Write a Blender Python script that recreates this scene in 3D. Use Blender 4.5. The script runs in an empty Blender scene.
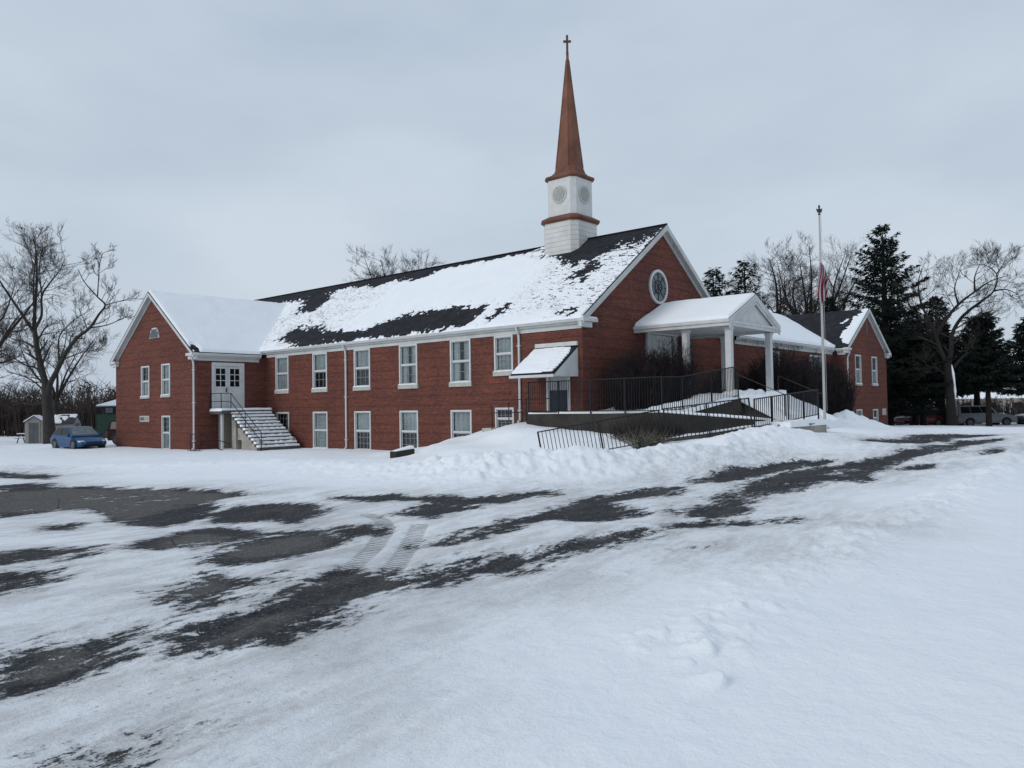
import bpy, bmesh, random
from mathutils import Vector, Matrix
sc=bpy.context.scene; col=sc.collection
import numpy as np, math
TH=.8568; AX,AY=2.6696,31.32
CU,SU=math.cos(TH),math.sin(TH)
def W(u,v):            # church frame -> world xy
    return (AX+u*CU-v*SU, AY+u*SU+v*CU)
def L(x,y):
    x=x-AX; y=y-AY
    return (x*CU+y*SU, -x*SU+y*CU)
# ---- value noise -----------------------------------------------------------
def _h(ix,iy,seed):
    n=(ix.astype(np.int64)*374761393+iy.astype(np.int64)*668265263+seed*974711)&0x7fffffff
    n=((n^(n>>13))*1274126177)&0x7fffffff
    return ((n^(n>>16))&0xffff)/65535.0
def vnoise(x,y,seed=0):
    ix=np.floor(x); iy=np.floor(y); fx=x-ix; fy=y-iy
    fx=fx*fx*fx*(fx*(fx*6-15)+10); fy=fy*fy*fy*(fy*(fy*6-15)+10)
    a=_h(ix,iy,seed); b=_h(ix+1,iy,seed); c=_h(ix,iy+1,seed); d=_h(ix+1,iy+1,seed)
    return (a+(b-a)*fx)*(1-fy)+(c+(d-c)*fx)*fy
def fbm(x,y,o=4,seed=0,g=.5):
    s=0.;a=1.;t=0.
    for i in range(o):
        s=s+a*vnoise(x*2**i+i*17.3,y*2**i-i*9.1,seed+i); t+=a; a*=g
    return s/t
CTRL=[(0,0,.6),(-6,6,.52),(6,6,.66),(-3,20,.42),(3,17,.5),(7,19.5,.55),(15,20,.66),(13,30,.66),(22.6,38.7,.5),(-17,26,.15),(-13,36,.05),
 (-28,48,0),(-24,45,0),(-38,62,-.1),(28,49,.3),(31,66,-.25),(45,72,-.25),(38,60,-.1),(60,60,-.1),(-40,20,0),(40,25,.6),(0,-25,.6),(-20,0,.3),(30,-5,.7),
 (100,110,-.3),(-100,100,-.2),(0,120,-.2),(180,0,0),(-180,0,0),(0,-160,.3),(0,300,0),(300,300,0),(-300,300,0),(-8,14,.35),(20,45,.4),(33,48,.2)]
_c=[(.2,24,.0),(.2,20,.02),(.2,15,.05),(.2,12,.04),(.2,10,.15),(.2,8.35,.38),(.2,6.4,.86),(.2,4.5,1.25),(.2,2.8,1.55),(-.5,1.9,1.5),
 (-1.3,1,1.35),(-1.3,-1,1.2),(-1.4,-3,1.1),(-2.5,5,.72),(-2.5,8,.22),(-3,11,.02),(-4,15,.1),(-4,2,.66),(-5.5,0,.5),
 (-5.9,-2.8,.33),(-4.67,-4.2,.6),(-3.1,-6,.95),(-2.4,-6.8,1.0),(-1.95,-7.3,1.1),(-1.5,-7.85,1.2),(.67,-8.6,1.0),(2.9,-8.8,.98),
 (-3,-3.5,.82),(-1.7,-3,1.2),(-1.8,-5,1.1),(0,-6,1.15),(4,-7.3,1.12),(7,-7.5,.96),(10,-6,.85),(12,-3,.85),(-4,6.5,.1),(-4,9,.03),(-6,6,.14),(-5.5,3,.24),(16,-3,.8),(20,-3,.62),(25,-2,.5),(28,-3,.42),(33,-2.5,.32),(38,-3,.25),(41,-4,.15),
 (-9,-6,.52),(-7,-9,.6),(-3,-11,.68),(3,-12,.75),(6.5,-11,.85),(-8.5,3,.4),(-9,9,.22),(-8,16,.1),(-8,25,0),(-8,34,0),(-4,20,0),(5,5,.2),(10,20,0),(20,10,.2),(10,40,0),(-4.2,29,0.)]
for u,v,z in _c:
    x,y=W(u,v); CTRL.append((x,y,z))
CTRL=np.array(CTRL,float)
def base(x,y):
    out=np.zeros_like(x); 
    for s in range(0,x.size,40000):
        dx=x[s:s+40000,None]-CTRL[None,:,0]; dy=y[s:s+40000,None]-CTRL[None,:,1]
        w=1/(dx*dx+dy*dy+.6)**1.8
        out[s:s+40000]=(w@CTRL[:,2])/w.sum(1)
    return out
def seg(x,y,pts):
    """distance to polyline and interpolated extra values"""
    best=np.full(x.shape,1e9); val=np.zeros(x.shape)
    for a,b in zip(pts[:-1],pts[1:]):
        ex,ey=b[0]-a[0],b[1]-a[1]; l2=ex*ex+ey*ey
        t=np.clip(((x-a[0])*ex+(y-a[1])*ey)/l2,0,1)
        d=np.hypot(x-a[0]-t*ex,y-a[1]-t*ey); v=a[2]+(b[2]-a[2])*t
        m=d<best; best=np.where(m,d,best); val=np.where(m,v,val)
    return best,val
# snow thrown up by the plough along the edge of the lot (x, y, height)
BERM=[(-30,30,.1),(-18.5,28.3,.10),(-11.4,27.5,.11),(-7.2,25,.13),(-4.6,22,.15),(-2,19.6,.3),(-.3,18.4,.42),(1.4,18.3,.46),(3.2,19.2,.38),(5.4,20.8,.32),(8,24,.22),(10.8,27.0,.06),(13.2,31.5,.06),(15.6,37.6,.22),(18.5,41.3,.15),(22,42.5,.1),(30,44,.12),(45,46,.1)]
PILE=[(16.4,38.6,.5),(17.9,40.3,.32),(19.6,41.9,.1)]
FORE=[(26,36,.1),(18,27,.12),(11.3,17.8,.12),(7.2,12.6,.12),(4.2,9.2,.09),(2.2,6.8,.06),(1.2,5.2,.04)]
def height(x,y):
    x=np.atleast_1d(np.asarray(x,float)); y=np.atleast_1d(np.asarray(y,float))
    z=base(x,y)
    r=np.hypot(x,y); near=r<75
    fine=np.zeros_like(z)
    xn,yn=x[near],y[near]
    f=(fbm(xn*.5,yn*.5,3,3)-.5)*.07+(fbm(xn*2.2,yn*2.2,3,9)-.5)*.018
    lum=fbm(xn*1.5,yn*1.5,4,21,.55); lum2=fbm(xn*5,yn*5,3,44,.6)
    chunk=np.clip((vnoise(xn*3.1+.3*lum2,yn*3.1,77)-.62)*3,0,1)
    d,h=seg(xn,yn,BERM); e=np.exp(-(d/1.15)**2)
    f+=h*e*(.6+.8*lum)+np.minimum(h,.4)*np.exp(-(d/1.7)**2)*((lum2-.5)*.5+chunk*.22*(lum>.5)+(fbm(xn*8,yn*8,2,88)-.5)*.42)
    # the wide side of the bank, down to the lot
    f+=h*.35*np.exp(-(d/3.0)**2)
    d,h=seg(xn,yn,PILE); f+=h*np.exp(-(d/1.3)**2)*(.5+.9*lum+.5*(lum2-.5)+.3*chunk)
    d,h=seg(xn,yn,FORE); f+=h*np.exp(-(d/.5)**2)*(.1+1.3*fbm(xn*.8,yn*.8,2,5)*lum2*1.6)+h*.5*np.exp(-(d/1.6)**2)+np.exp(-(d/.42)**2)*.11*np.clip(fbm(xn*9,yn*9,3,131,.6)-.48,0,1)*(h>0)*(.4+fbm(xn*1.3,yn*1.3,2,6))
    # wind-carved drifts in the foreground
    for cx,cy,s,a,k in ((1.16,4.45,.15,.06,.2),(1.22,4.95,.13,.05,.5),(1.05,4.75,.1,.02,.5),(1.25,5.55,.16,.03,.7),(1.7,5.9,.14,.02,.4),(3.2,7.2,.3,.02,.5),(4.6,9.6,.3,.03,.4)):
        px=(xn-cx)*math.cos(k)+(yn-cy)*math.sin(k); py=-(xn-cx)*math.sin(k)+(yn-cy)*math.cos(k)
        q=px+.9*py*py/s
        sharp=np.where(q<0,np.exp(-(q/(s*.9))**2),np.exp(-(q/(s*.13))**2))
        f+=a*sharp*np.exp(-(py/(s*.6))**2)
    # ridged wind ripples
    right=1/(1+np.exp(-(xn*1.0-(yn-3)*.55+.5)*2))
    rx=xn*.86+yn*.5; ry=-xn*.5+yn*.86
    f+=right*.03*(fbm(rx*.45,ry*1.6,4,61,.5)-.5)*np.minimum(1,r[near]/6)
    fine[near]=f
    return z+fine
POLYS=[[(-14.15, 21.01), (-12.67, 20.56), (-11.37, 19.46), (-9.23, 18.42), (-6.56, 17.53), (-5.49, 16.34), (-6.27, 15.71), (-5.53, 14.77), (-5.27, 13.39), (-5.44, 12.26), (-6.43, 12.83), (-8.26, 14.96), (-8.82, 14.33), (-9.27, 13.77)], [(-18.42, 27.36), (-17.84, 27.27), (-14.84, 25.41), (-13.06, 22.41), (-14.95, 24.27), (-17.27, 25.65)], [(-5.31, 13.73), (-5.23, 15.0), (-3.96, 14.55), (-3.22, 13.39), (-3.05, 11.46), (-3.88, 12.48), (-4.7, 12.56)], [(-4.79, 9.92), (-5.05, 11.53), (-4.52, 11.89), (-3.67, 11.35), (-2.98, 11.21), (-2.68, 10.84), (-3.16, 10.61), (-3.51, 10.07), (-3.82, 9.56), (-4.51, 9.59)], [(-3.69, 8.94), (-3.51, 10.07), (-3.19, 10.71), (-2.68, 10.84), (-2.3, 10.39), (-2.1, 9.77), (-2.44, 8.94), (-2.68, 8.62), (-3.2, 8.54)], [(-3.49, 7.42), (-3.28, 7.61), (-3.3, 8.26), (-3.12, 8.33), (-2.73, 8.11), (-2.4, 8.23), (-2.3, 7.96), (-2.46, 7.31), (-2.43, 6.83), (-2.65, 6.53), (-2.88, 6.57), (-3.16, 7.0)], [(-3.74, 5.5), (-3.57, 5.8), (-3.28, 6.09), (-3.13, 6.24), (-2.86, 6.33), (-2.67, 6.14), (-2.49, 6.43), (-2.27, 6.73), (-2.12, 7.11), (-1.86, 7.51), (-1.73, 8.01), (-1.36, 7.94), (-1.11, 7.6), (-0.8, 7.44), (-0.94, 7.07), (-1.4, 6.69), (-1.4, 6.29), (-1.49, 6.01), (-1.62, 5.52), (-1.9, 5.54), (-2.12, 5.31), (-2.3, 5.49), (-2.41, 5.8), (-2.65, 5.71), (-2.75, 5.21), (-2.81, 4.76), (-3.11, 4.59)], [(-1.08, 7.38), (-0.67, 8.11), (-0.38, 8.51), (0.06, 8.72), (0.05, 7.77), (-0.34, 7.74), (-0.61, 7.4), (-0.83, 7.24)], [(-6.19, 9.19), (-6.0, 9.74), (-5.47, 10.01), (-5.16, 9.39), (-5.49, 9.11), (-5.91, 8.78)], [(-5.52, 8.21), (-5.03, 8.34), (-4.71, 8.06), (-4.76, 7.72), (-4.83, 7.54), (-4.9, 7.29)], [(-2.04, 3.62), (-2.03, 3.75), (-1.98, 3.9), (-1.87, 4.04), (-1.83, 4.0), (-1.87, 3.77), (-1.9, 3.61)], [(-3.48, 15.28), (-2.82, 15.42), (-2.17, 15.0), (-0.79, 14.1), (-0.03, 14.81), (0.3, 14.41), (-0.03, 13.39), (-1.08, 13.27), (-1.74, 13.81), (-3.28, 14.82)], [(-1.77, 12.21), (-1.41, 13.23), (-1.08, 13.27), (-0.71, 12.63), (-1.25, 11.67)], [(-1.2, 9.5), (-0.56, 9.98), (-0.03, 10.61), (-0.03, 10.35), (-0.77, 9.36)], [(-2.38, 10.74), (-1.99, 11.21), (-1.88, 10.71), (-2.22, 10.29)], [(-7.66, 12.91), (-7.22, 13.07), (-6.87, 12.37), (-7.28, 12.33)], [(-0.08, 7.86), (0.19, 8.75), (0.89, 9.65), (1.72, 10.2), (2.01, 9.74), (1.63, 9.3), (1.23, 9.02), (0.52, 8.7), (0.29, 8.31), (-0.08, 7.51)], [(1.99, 10.26), (2.52, 10.54), (3.13, 10.35), (3.09, 10.1), (2.51, 9.98), (2.06, 9.98)], [(2.25, 11.56), (3.29, 13.72), (5.07, 16.69), (7.13, 18.75), (8.97, 20.18), (11.46, 22.53), (15.18, 26.51), (16.48, 26.43), (15.84, 25.4), (12.15, 21.72), (10.48, 20.12), (8.88, 18.41), (6.75, 15.23), (6.46, 15.94), (5.14, 14.5), (4.23, 13.39), (3.51, 11.59), (2.74, 10.87), (2.31, 11.14)], [(-0.1, 11.07), (0.8, 13.11), (2.26, 15.04), (3.29, 15.8), (4.79, 18.02), (7.3, 20.56), (8.56, 20.43), (7.29, 19.16), (4.99, 16.44), (3.84, 15.99), (2.97, 14.28), (1.78, 13.27), (1.8, 11.49), (1.21, 10.84), (0.4, 11.21), (-0.03, 10.61)], [(10.8, 24.25), (15.12, 29.7), (17.01, 29.7), (17.89, 28.1), (15.21, 27.17), (11.51, 23.81)], [(-0.13, 14.81), (0.64, 15.04), (0.57, 14.45), (-0.12, 13.98)], [(9.09, 18.24), (9.64, 18.19), (9.35, 17.53), (8.76, 17.48)], [(12.23, 20.68), (13.73, 22.26), (13.34, 21.52), (11.87, 19.87)], [(1.85, 8.56), (2.07, 8.59), (2.03, 8.43), (1.84, 8.46)], [(3.44, 10.29), (3.77, 10.38), (3.65, 10.07), (3.39, 10.04)]]
TRACKS=[[(-2.33, 12.52), (-1.96, 11.7), (-1.76, 10.91), (-1.69, 9.5), (-1.71, 8.18), (-1.84, 7.63)], [(-1.33, 11.11), (-1.28, 9.77), (-1.26, 8.62), (-1.25, 7.91)], [(-4.5, 13.39), (-4.02, 11.96), (-3.23, 10.2), (-2.72, 8.75)], [(-2.39, 5.8), (-2.53, 5.45), (-2.64, 5.01), (-2.66, 4.5), (-2.62, 4.01)], [(-2.1, 6.47), (-2.25, 6.01), (-2.33, 5.83)], [(-3.42, 5.23), (-3.16, 5.47), (-2.94, 5.87), (-2.82, 6.63)]]
RMASK=[[(23.1, 1.04), (22.35, 2.09), (18.84, 1.39), (16.68, 0.63), (16.91, 0.06), (19.32, 0.04)], [(14.78, 0.17), (13.73, 1.2), (12.5, 1.88), (9.16, 1.88), (6.57, 1.72), (6.39, 1.24), (6.47, 0.51), (9.37, 0.05), (12.27, -0.01)], [(5.33, 0.36), (5.6, 1.27), (5.12, 1.5), (4.8, 0.72)], [(35.9, 5.7), (27.55, 5.7), (24.39, 5.95), (22.58, 6.21), (18.82, 5.64), (18.19, 6.13), (15.71, 5.75), (13.78, 6.35), (10.03, 6.59), (7.44, 6.54), (8.69, 7.48), (30.99, 8.03), (38.02, 8.02)], [(26.5, 5.14), (27.32, 6.52), (24.59, 6.03), (23.38, 5.06), (23.31, 4.01), (24.63, 3.79)], [(7.15, 6.6), (3.87, 7.39), (0.05, 7.51), (0.02, 6.07), (0.35, 5.94), (1.53, 5.92), (1.95, 5.44), (2.63, 4.79), (3.25, 4.44), (4.99, 5.32), (6.0, 5.73)], [(2.63, 3.26), (2.23, 4.11), (1.64, 3.75), (1.79, 2.86)], [(1.37, 0.37), (0.68, 0.15), (0.39, 0.3)], [(14.2, 0.03), (14.2, 0.7), (16.5, 0.95), (19, 1.2), (19, 0.03)]]
WORN=[[(-3.38, 5.55), (-3.41, 5.89), (-3.19, 5.94), (-2.8, 5.26), (-2.87, 4.95), (-3.07, 4.96)], [(-2.24, 5.67), (-2.21, 6.2), (-1.96, 6.61), (-1.8, 6.31), (-1.96, 5.81), (-2.1, 5.5)], [(-2.97, 6.05), (-2.82, 6.12), (-2.62, 6.01), (-2.54, 5.57), (-2.77, 5.64)], [(-11.92, 17.43), (-11.9, 18.19), (-10.37, 18.7), (-8.0, 17.97), (-5.88, 16.54), (-5.79, 15.42), (-6.48, 14.55), (-6.52, 13.31), (-8.19, 14.77), (-9.57, 14.64), (-9.86, 14.42)], [(-4.73, 10.39), (-4.82, 11.46), (-3.97, 11.15), (-3.73, 10.32), (-3.99, 9.59), (-4.42, 9.71)], [(-3.47, 9.0), (-3.38, 9.77), (-3.06, 10.32), (-2.55, 10.55), (-2.27, 10.01), (-2.55, 9.22), (-3.06, 8.83)], [(-3.17, 7.26), (-3.31, 7.87), (-2.98, 7.91), (-2.74, 7.47), (-2.82, 6.94)]]
SKY_A,SKY_B,SKY_G=(.470,.560,.672),(.618,.703,.798),10.
R=math.radians; rnd=random.Random(7)
# ============================ materials ======================================
def new_mat(name):
    m=bpy.data.materials.new(name); m.use_nodes=True
    nt=m.node_tree; b=nt.nodes['Principled BSDF']; return m,nt,b
def N(nt,t,**k):
    n=nt.nodes.new(t)
    for a,v in k.items():
        if a in n.inputs.keys() if hasattr(n.inputs,'keys') else False: n.inputs[a].default_value=v
        else: setattr(n,a,v)
    return n
def lk(nt,a,b): nt.links.new(a,b)
def coords(nt,kind='Object',scale=(1,1,1)):
    tc=N(nt,'ShaderNodeTexCoord'); mp=N(nt,'ShaderNodeMapping'); mp.inputs['Scale'].default_value=scale
    lk(nt,tc.outputs[kind],mp.inputs['Vector']); return mp.outputs['Vector']
def noise(nt,vec,scale,detail=4,rough=.55):
    n=N(nt,'ShaderNodeTexNoise'); n.inputs['Scale'].default_value=scale; n.inputs['Detail'].default_value=detail; n.inputs['Roughness'].default_value=rough
    if vec is not None: lk(nt,vec,n.inputs['Vector'])
    return n.outputs['Fac']
def ramp(nt,fac,stops):
    r=N(nt,'ShaderNodeValToRGB'); e=r.color_ramp.elements
    while len(e)<len(stops): e.new(.5)
    for i,(p,c) in enumerate(stops): e[i].position=p; e[i].color=(*c,1) if len(c)==3 else c
    lk(nt,fac,r.inputs['Fac']); return r.outputs['Color']
def math_(nt,op,a,b=None,clamp=False):
    n=N(nt,'ShaderNodeMath'); n.operation=op; n.use_clamp=clamp
    for i,x in enumerate((a,b)):
        if x is None: continue
        if isinstance(x,(int,float)): n.inputs[i].default_value=x
        else: lk(nt,x,n.inputs[i])
    return n.outputs[0]
def mix(nt,f,a,b,mode='MIX'):
    n=N(nt,'ShaderNodeMix'); n.data_type='RGBA'; n.blend_type=mode
    for s,x in ((0,f),(6,a),(7,b)):
        if isinstance(x,(int,float)): n.inputs[s].default_value=x
        elif isinstance(x,tuple): n.inputs[s].default_value=(*x,1)
        else: lk(nt,x,n.inputs[s])
    return n.outputs[2]
def bump(nt,b,h,strength=.3,dist=.02):
    n=N(nt,'ShaderNodeBump'); n.inputs['Strength'].default_value=strength; n.inputs['Distance'].default_value=dist
    lk(nt,h,n.inputs['Height']); lk(nt,n.outputs['Normal'],b.inputs['Normal']); return n
def simple(name,c,rough=.7,var=.15,scale=3.,metal=0.,bumps=None,spec=.4):
    m,nt,b=new_mat(name); v=coords(nt)
    f=noise(nt,v,scale,5,.6)
    lo=tuple(x*(1-var) for x in c); hi=tuple(min(1,x*(1+var)) for x in c)
    lk(nt,ramp(nt,f,[(.3,lo),(.7,hi)]),b.inputs['Base Color'])
    b.inputs['Roughness'].default_value=rough; b.inputs['Metallic'].default_value=metal; b.inputs['Specular IOR Level'].default_value=spec
    if bumps: bump(nt,b,noise(nt,v,bumps[0],4),bumps[1],bumps[2])
    return m
MT={}
MT['white']=simple('white_paint',(.55,.56,.555),.6,.1,2.5)
MT['trim']=simple('weathered_trim',(.50,.51,.50),.65,.14,1.2)
MT['sill']=simple('limestone_sill',(.42,.41,.37),.85,.15,4)
MT['black']=simple('black_iron',(.012,.013,.016),.55,.2,8,spec=.3)
MT['concrete']=simple('old_concrete',(.085,.078,.066),.9,.4,1.7,bumps=(9,.4,.01))
MT['concrete_dark']=simple('damp_concrete',(.034,.030,.026),.9,.45,1.5,bumps=(9,.4,.01))
MT['concrete_light']=simple('pale_concrete',(.33,.31,.27),.9,.3,2,bumps=(9,.4,.01))
MT['copper']=simple('rust_brown_metal',(.150,.060,.036),.6,.38,1.1,spec=.3,bumps=(5,.25,.02))
MT['bark']=simple('grey_bark',(.034,.030,.027),.95,.35,3.,bumps=(12,.7,.02))
MT['twig']=simple('bare_twigs',(.030,.025,.023),.95,.25,2.)
MT['bark_dark']=simple('dark_bark',(.015,.0125,.0115),.95,.3,3.,bumps=(12,.7,.02))
MT['shrub']=simple('dark_shrub_twigs',(.017,.011,.012),.95,.4,2.)
MT['thicket']=simple('brown_brush',(.045,.033,.030),.95,.4,.3)
MT['needle']=simple('spruce_needles',(.0095,.0155,.0125),.9,.5,.8,spec=.15)
MT['grassdry']=simple('dry_grass_blades',(.16,.15,.11),.9,.4,5)
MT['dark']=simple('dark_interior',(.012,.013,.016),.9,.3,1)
MT['curtain']=simple('curtain_cloth',(.44,.46,.46),.9,.3,.9)
MT['door_blue']=simple('dark_storm_door',(.012,.016,.03),.35,.3,1)
MT['louver']=simple('grey_louvre',(.3,.3,.29),.7,.15,3)
MT['tyre']=simple('tyre_rubber',(.02,.02,.02),.85,.2,4)
MT['rim']=simple('wheel_rim',(.10,.10,.105),.35,.1,4,metal=.7)
MT['chrome']=simple('car_trim',(.35,.36,.37),.3,.1,4,metal=.6)
MT['carglass']=simple('car_glass',(.006,.007,.009),.25,.2,2,spec=.2)
MT['frost']=simple('frosted_car_glass',(.16,.19,.20),.5,.4,3)
MT['lamp_red']=simple('tail_lamp_red',(.22,.012,.012),.3,.1,2)
MT['lamp_clear']=simple('headlamp_lens',(.42,.44,.45),.15,.1,2,spec=.8)
MT['shed_tan']=simple('beige_shed_panel',(.30,.28,.25),.7,.12,2)
MT['shed_dark']=simple('grey_shed_door',(.10,.11,.12),.7,.15,2)
MT['green']=simple('dark_green_siding',(.022,.055,.04),.75,.2,1)
MT['slate']=simple('dark_blue_grey_wall',(.03,.04,.048),.8,.2,1)
MT['pole']=simple('painted_pole',(.40,.40,.385),.5,.08,1)
MT['wood']=simple('weathered_wood',(.05,.042,.035),.9,.2,4)
MT['cream']=simple('pale_house_siding',(.33,.30,.26),.8,.1,1)
MT['cross_brown']=simple('brown_cross_metal',(.085,.045,.032),.6,.2,3)
def carpaint(name,c):
    m=simple(name,c,.35,.06,1.5,spec=.35); b=m.node_tree.nodes['Principled BSDF']; b.inputs['Coat Weight'].default_value=.15; return m
MT['car_blue']=carpaint('blue_car_paint',(.002,.048,.15)); MT['car_red']=carpaint('dark_red_car_paint',(.15,.010,.013))
MT['car_silver']=carpaint('silver_car_paint',(.20,.215,.23)); MT['car_dark']=carpaint('charcoal_car_paint',(.02,.022,.026)); MT['car_maroon']=simple('maroon_car_paint',(.022,.010,.011),.7,.1,1.5,spec=.1)
# snow
def snow_mat(name,c=(.86,.885,.92),b1=3.,s=.35):
    m,nt,b=new_mat(name); v=coords(nt)
    f=noise(nt,v,.8,4); lk(nt,ramp(nt,f,[(.3,tuple(x*.96 for x in c)),(.7,c)]),b.inputs['Base Color'])
    b.inputs['Roughness'].default_value=.9; b.inputs['Specular IOR Level'].default_value=.15
    h=math_(nt,'ADD',noise(nt,v,b1,5,.6),math_(nt,'MULTIPLY',noise(nt,v,22,3),.25))
    bump(nt,b,h,s,.05); return m
MT['snow']=snow_mat('snow')
# brick (UV in metres)
def brick_mat():
    m,nt,b=new_mat('red_brick'); uv=coords(nt,'UV')
    br=N(nt,'ShaderNodeTexBrick'); br.offset=.5
    for k,v in (('Scale',1.),('Mortar Size',.006),('Mortar Smooth',.3),('Bias',-.1),('Brick Width',.21),('Row Height',.075)): br.inputs[k].default_value=v
    br.inputs['Color1'].default_value=(.168,.052,.035,1); br.inputs['Color2'].default_value=(.108,.034,.027,1); br.inputs['Mortar'].default_value=(.155,.10,.083,1)
    lk(nt,uv,br.inputs['Vector'])
    sx=N(nt,'ShaderNodeSeparateXYZ'); lk(nt,uv,sx.inputs[0])
    # every sixth course is a darker header course
    row=math_(nt,'MODULO',math_(nt,'ADD',sx.outputs['Y'],90.),.45)
    hd=math_(nt,'LESS_THAN',row,.075)
    n1=noise(nt,uv,.45,4,.6); n2=noise(nt,uv,6,3,.6)
    mp=N(nt,'ShaderNodeMapping'); mp.inputs['Scale'].default_value=(.6,9,1); lk(nt,uv,mp.inputs['Vector'])
    n3=noise(nt,mp.outputs[0],1.2,3,.6)
    c=mix(nt,math_(nt,'MULTIPLY',hd,.42),br.outputs['Color'],(.06,.028,.028))
    c=mix(nt,1.,c,ramp(nt,n1,[(.3,(.78,.80,.84)),(.7,(1.12,1.08,1.02))]),'MULTIPLY')
    c=mix(nt,1.,c,ramp(nt,n3,[(.3,(.86,.86,.86)),(.7,(1.12,1.12,1.12))]),'MULTIPLY')
    c=mix(nt,1.,c,ramp(nt,n2,[(.3,(.8,.8,.8)),(.7,(1.15,1.15,1.15))]),'MULTIPLY')
    lk(nt,c,b.inputs['Base Color']); b.inputs['Roughness'].default_value=.9; b.inputs['Specular IOR Level'].default_value=.2
    bump(nt,b,math_(nt,'SUBTRACT',1.,br.outputs['Fac']),.35,.01); return m
MT['brick']=brick_mat()
def shingle_mat():
    m,nt,b=new_mat('dark_shingles'); uv=coords(nt,'UV')
    br=N(nt,'ShaderNodeTexBrick')
    for k,v in (('Scale',1.),('Mortar Size',.006),('Mortar Smooth',.2),('Brick Width',.3),('Row Height',.15)): br.inputs[k].default_value=v
    br.inputs['Color1'].default_value=(.030,.031,.036,1); br.inputs['Color2'].default_value=(.017,.018,.022,1); br.inputs['Mortar'].default_value=(.010,.010,.012,1)
    lk(nt,uv,br.inputs['Vector'])
    c=mix(nt,1.,br.outputs['Color'],ramp(nt,noise(nt,uv,.7,5,.65),[(.3,(.7,.7,.7)),(.7,(1.35,1.35,1.35))]),'MULTIPLY')
    lk(nt,c,b.inputs['Base Color']); b.inputs['Roughness'].default_value=.95; b.inputs['Specular IOR Level'].default_value=.15
    bump(nt,b,br.outputs['Fac'],.4,-.01); return m
MT['shingle']=shingle_mat()
def siding_mat(name,c,pitch):
    m,nt,b=new_mat(name); uv=coords(nt,'UV'); sx=N(nt,'ShaderNodeSeparateXYZ'); lk(nt,uv,sx.inputs[0])
    w=math_(nt,'FRACT',math_(nt,'DIVIDE',math_(nt,'ADD',sx.outputs['Y'],40.),pitch))
    ln=math_(nt,'LESS_THAN',w,.10)
    f=noise(nt,uv,1.6,5,.6)
    cc=ramp(nt,f,[(.3,tuple(x*.86 for x in c)),(.7,tuple(x*1.06 for x in c))])
    lk(nt,mix(nt,math_(nt,'MULTIPLY',ln,.6),cc,tuple(x*.35 for x in c)),b.inputs['Base Color']); b.inputs['Roughness'].default_value=.65
    bump(nt,b,w,.5,.03); return m
MT['siding']=siding_mat('white_lap_siding',(.60,.60,.57),.24)
MT['board']=siding_mat('white_panel_board',(.60,.605,.59),400.)
def glass_mat(name,refl=.35):
    m,nt,b=new_mat(name); nt.nodes.remove(b); out=nt.nodes['Material Output']
    tr=N(nt,'ShaderNodeBsdfTransparent'); tr.inputs[0].default_value=(.84,.88,.89,1)
    gl=N(nt,'ShaderNodeBsdfGlossy'); gl.inputs['Color'].default_value=(.85,.88,.90,1); gl.inputs['Roughness'].default_value=.05
    v=coords(nt); bp=N(nt,'ShaderNodeBump'); bp.inputs['Strength'].default_value=.15; bp.inputs['Distance'].default_value=.02
    lk(nt,noise(nt,v,2.,2),bp.inputs['Height']); lk(nt,bp.outputs['Normal'],gl.inputs['Normal'])
    lw=N(nt,'ShaderNodeLayerWeight'); lw.inputs['Blend'].default_value=refl
    gm=N(nt,'ShaderNodeNewGeometry'); f=math_(nt,'MULTIPLY',lw.outputs['Fresnel'],math_(nt,'SUBTRACT',1.,gm.outputs['Backfacing']),True)
    ms=N(nt,'ShaderNodeMixShader'); lk(nt,f,ms.inputs[0]); lk(nt,tr.outputs[0],ms.inputs[1]); lk(nt,gl.outputs[0],ms.inputs[2])
    lk(nt,ms.outputs[0],out.inputs['Surface']); return m
MT['glass']=glass_mat('window_glass',.42)
def stained():
    m,nt,b=new_mat('leaded_stained_glass'); v=coords(nt)
    vo=N(nt,'ShaderNodeTexVoronoi'); vo.inputs['Scale'].default_value=6; lk(nt,v,vo.inputs['Vector'])
    ve=N(nt,'ShaderNodeTexVoronoi'); ve.feature='DISTANCE_TO_EDGE'; ve.inputs['Scale'].default_value=6; lk(nt,v,ve.inputs['Vector'])
    sp=N(nt,'ShaderNodeSeparateColor'); lk(nt,vo.outputs['Color'],sp.inputs[0])
    c=ramp(nt,sp.outputs[0],[(.2,(.035,.055,.06)),(.5,(.07,.105,.11)),(.8,(.13,.16,.16))])
    c=mix(nt,math_(nt,'LESS_THAN',ve.outputs['Distance'],.05),c,(.02,.022,.025))
    lk(nt,c,b.inputs['Base Color']); b.inputs['Roughness'].default_value=.2; return m
MT['stained']=stained()
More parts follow.
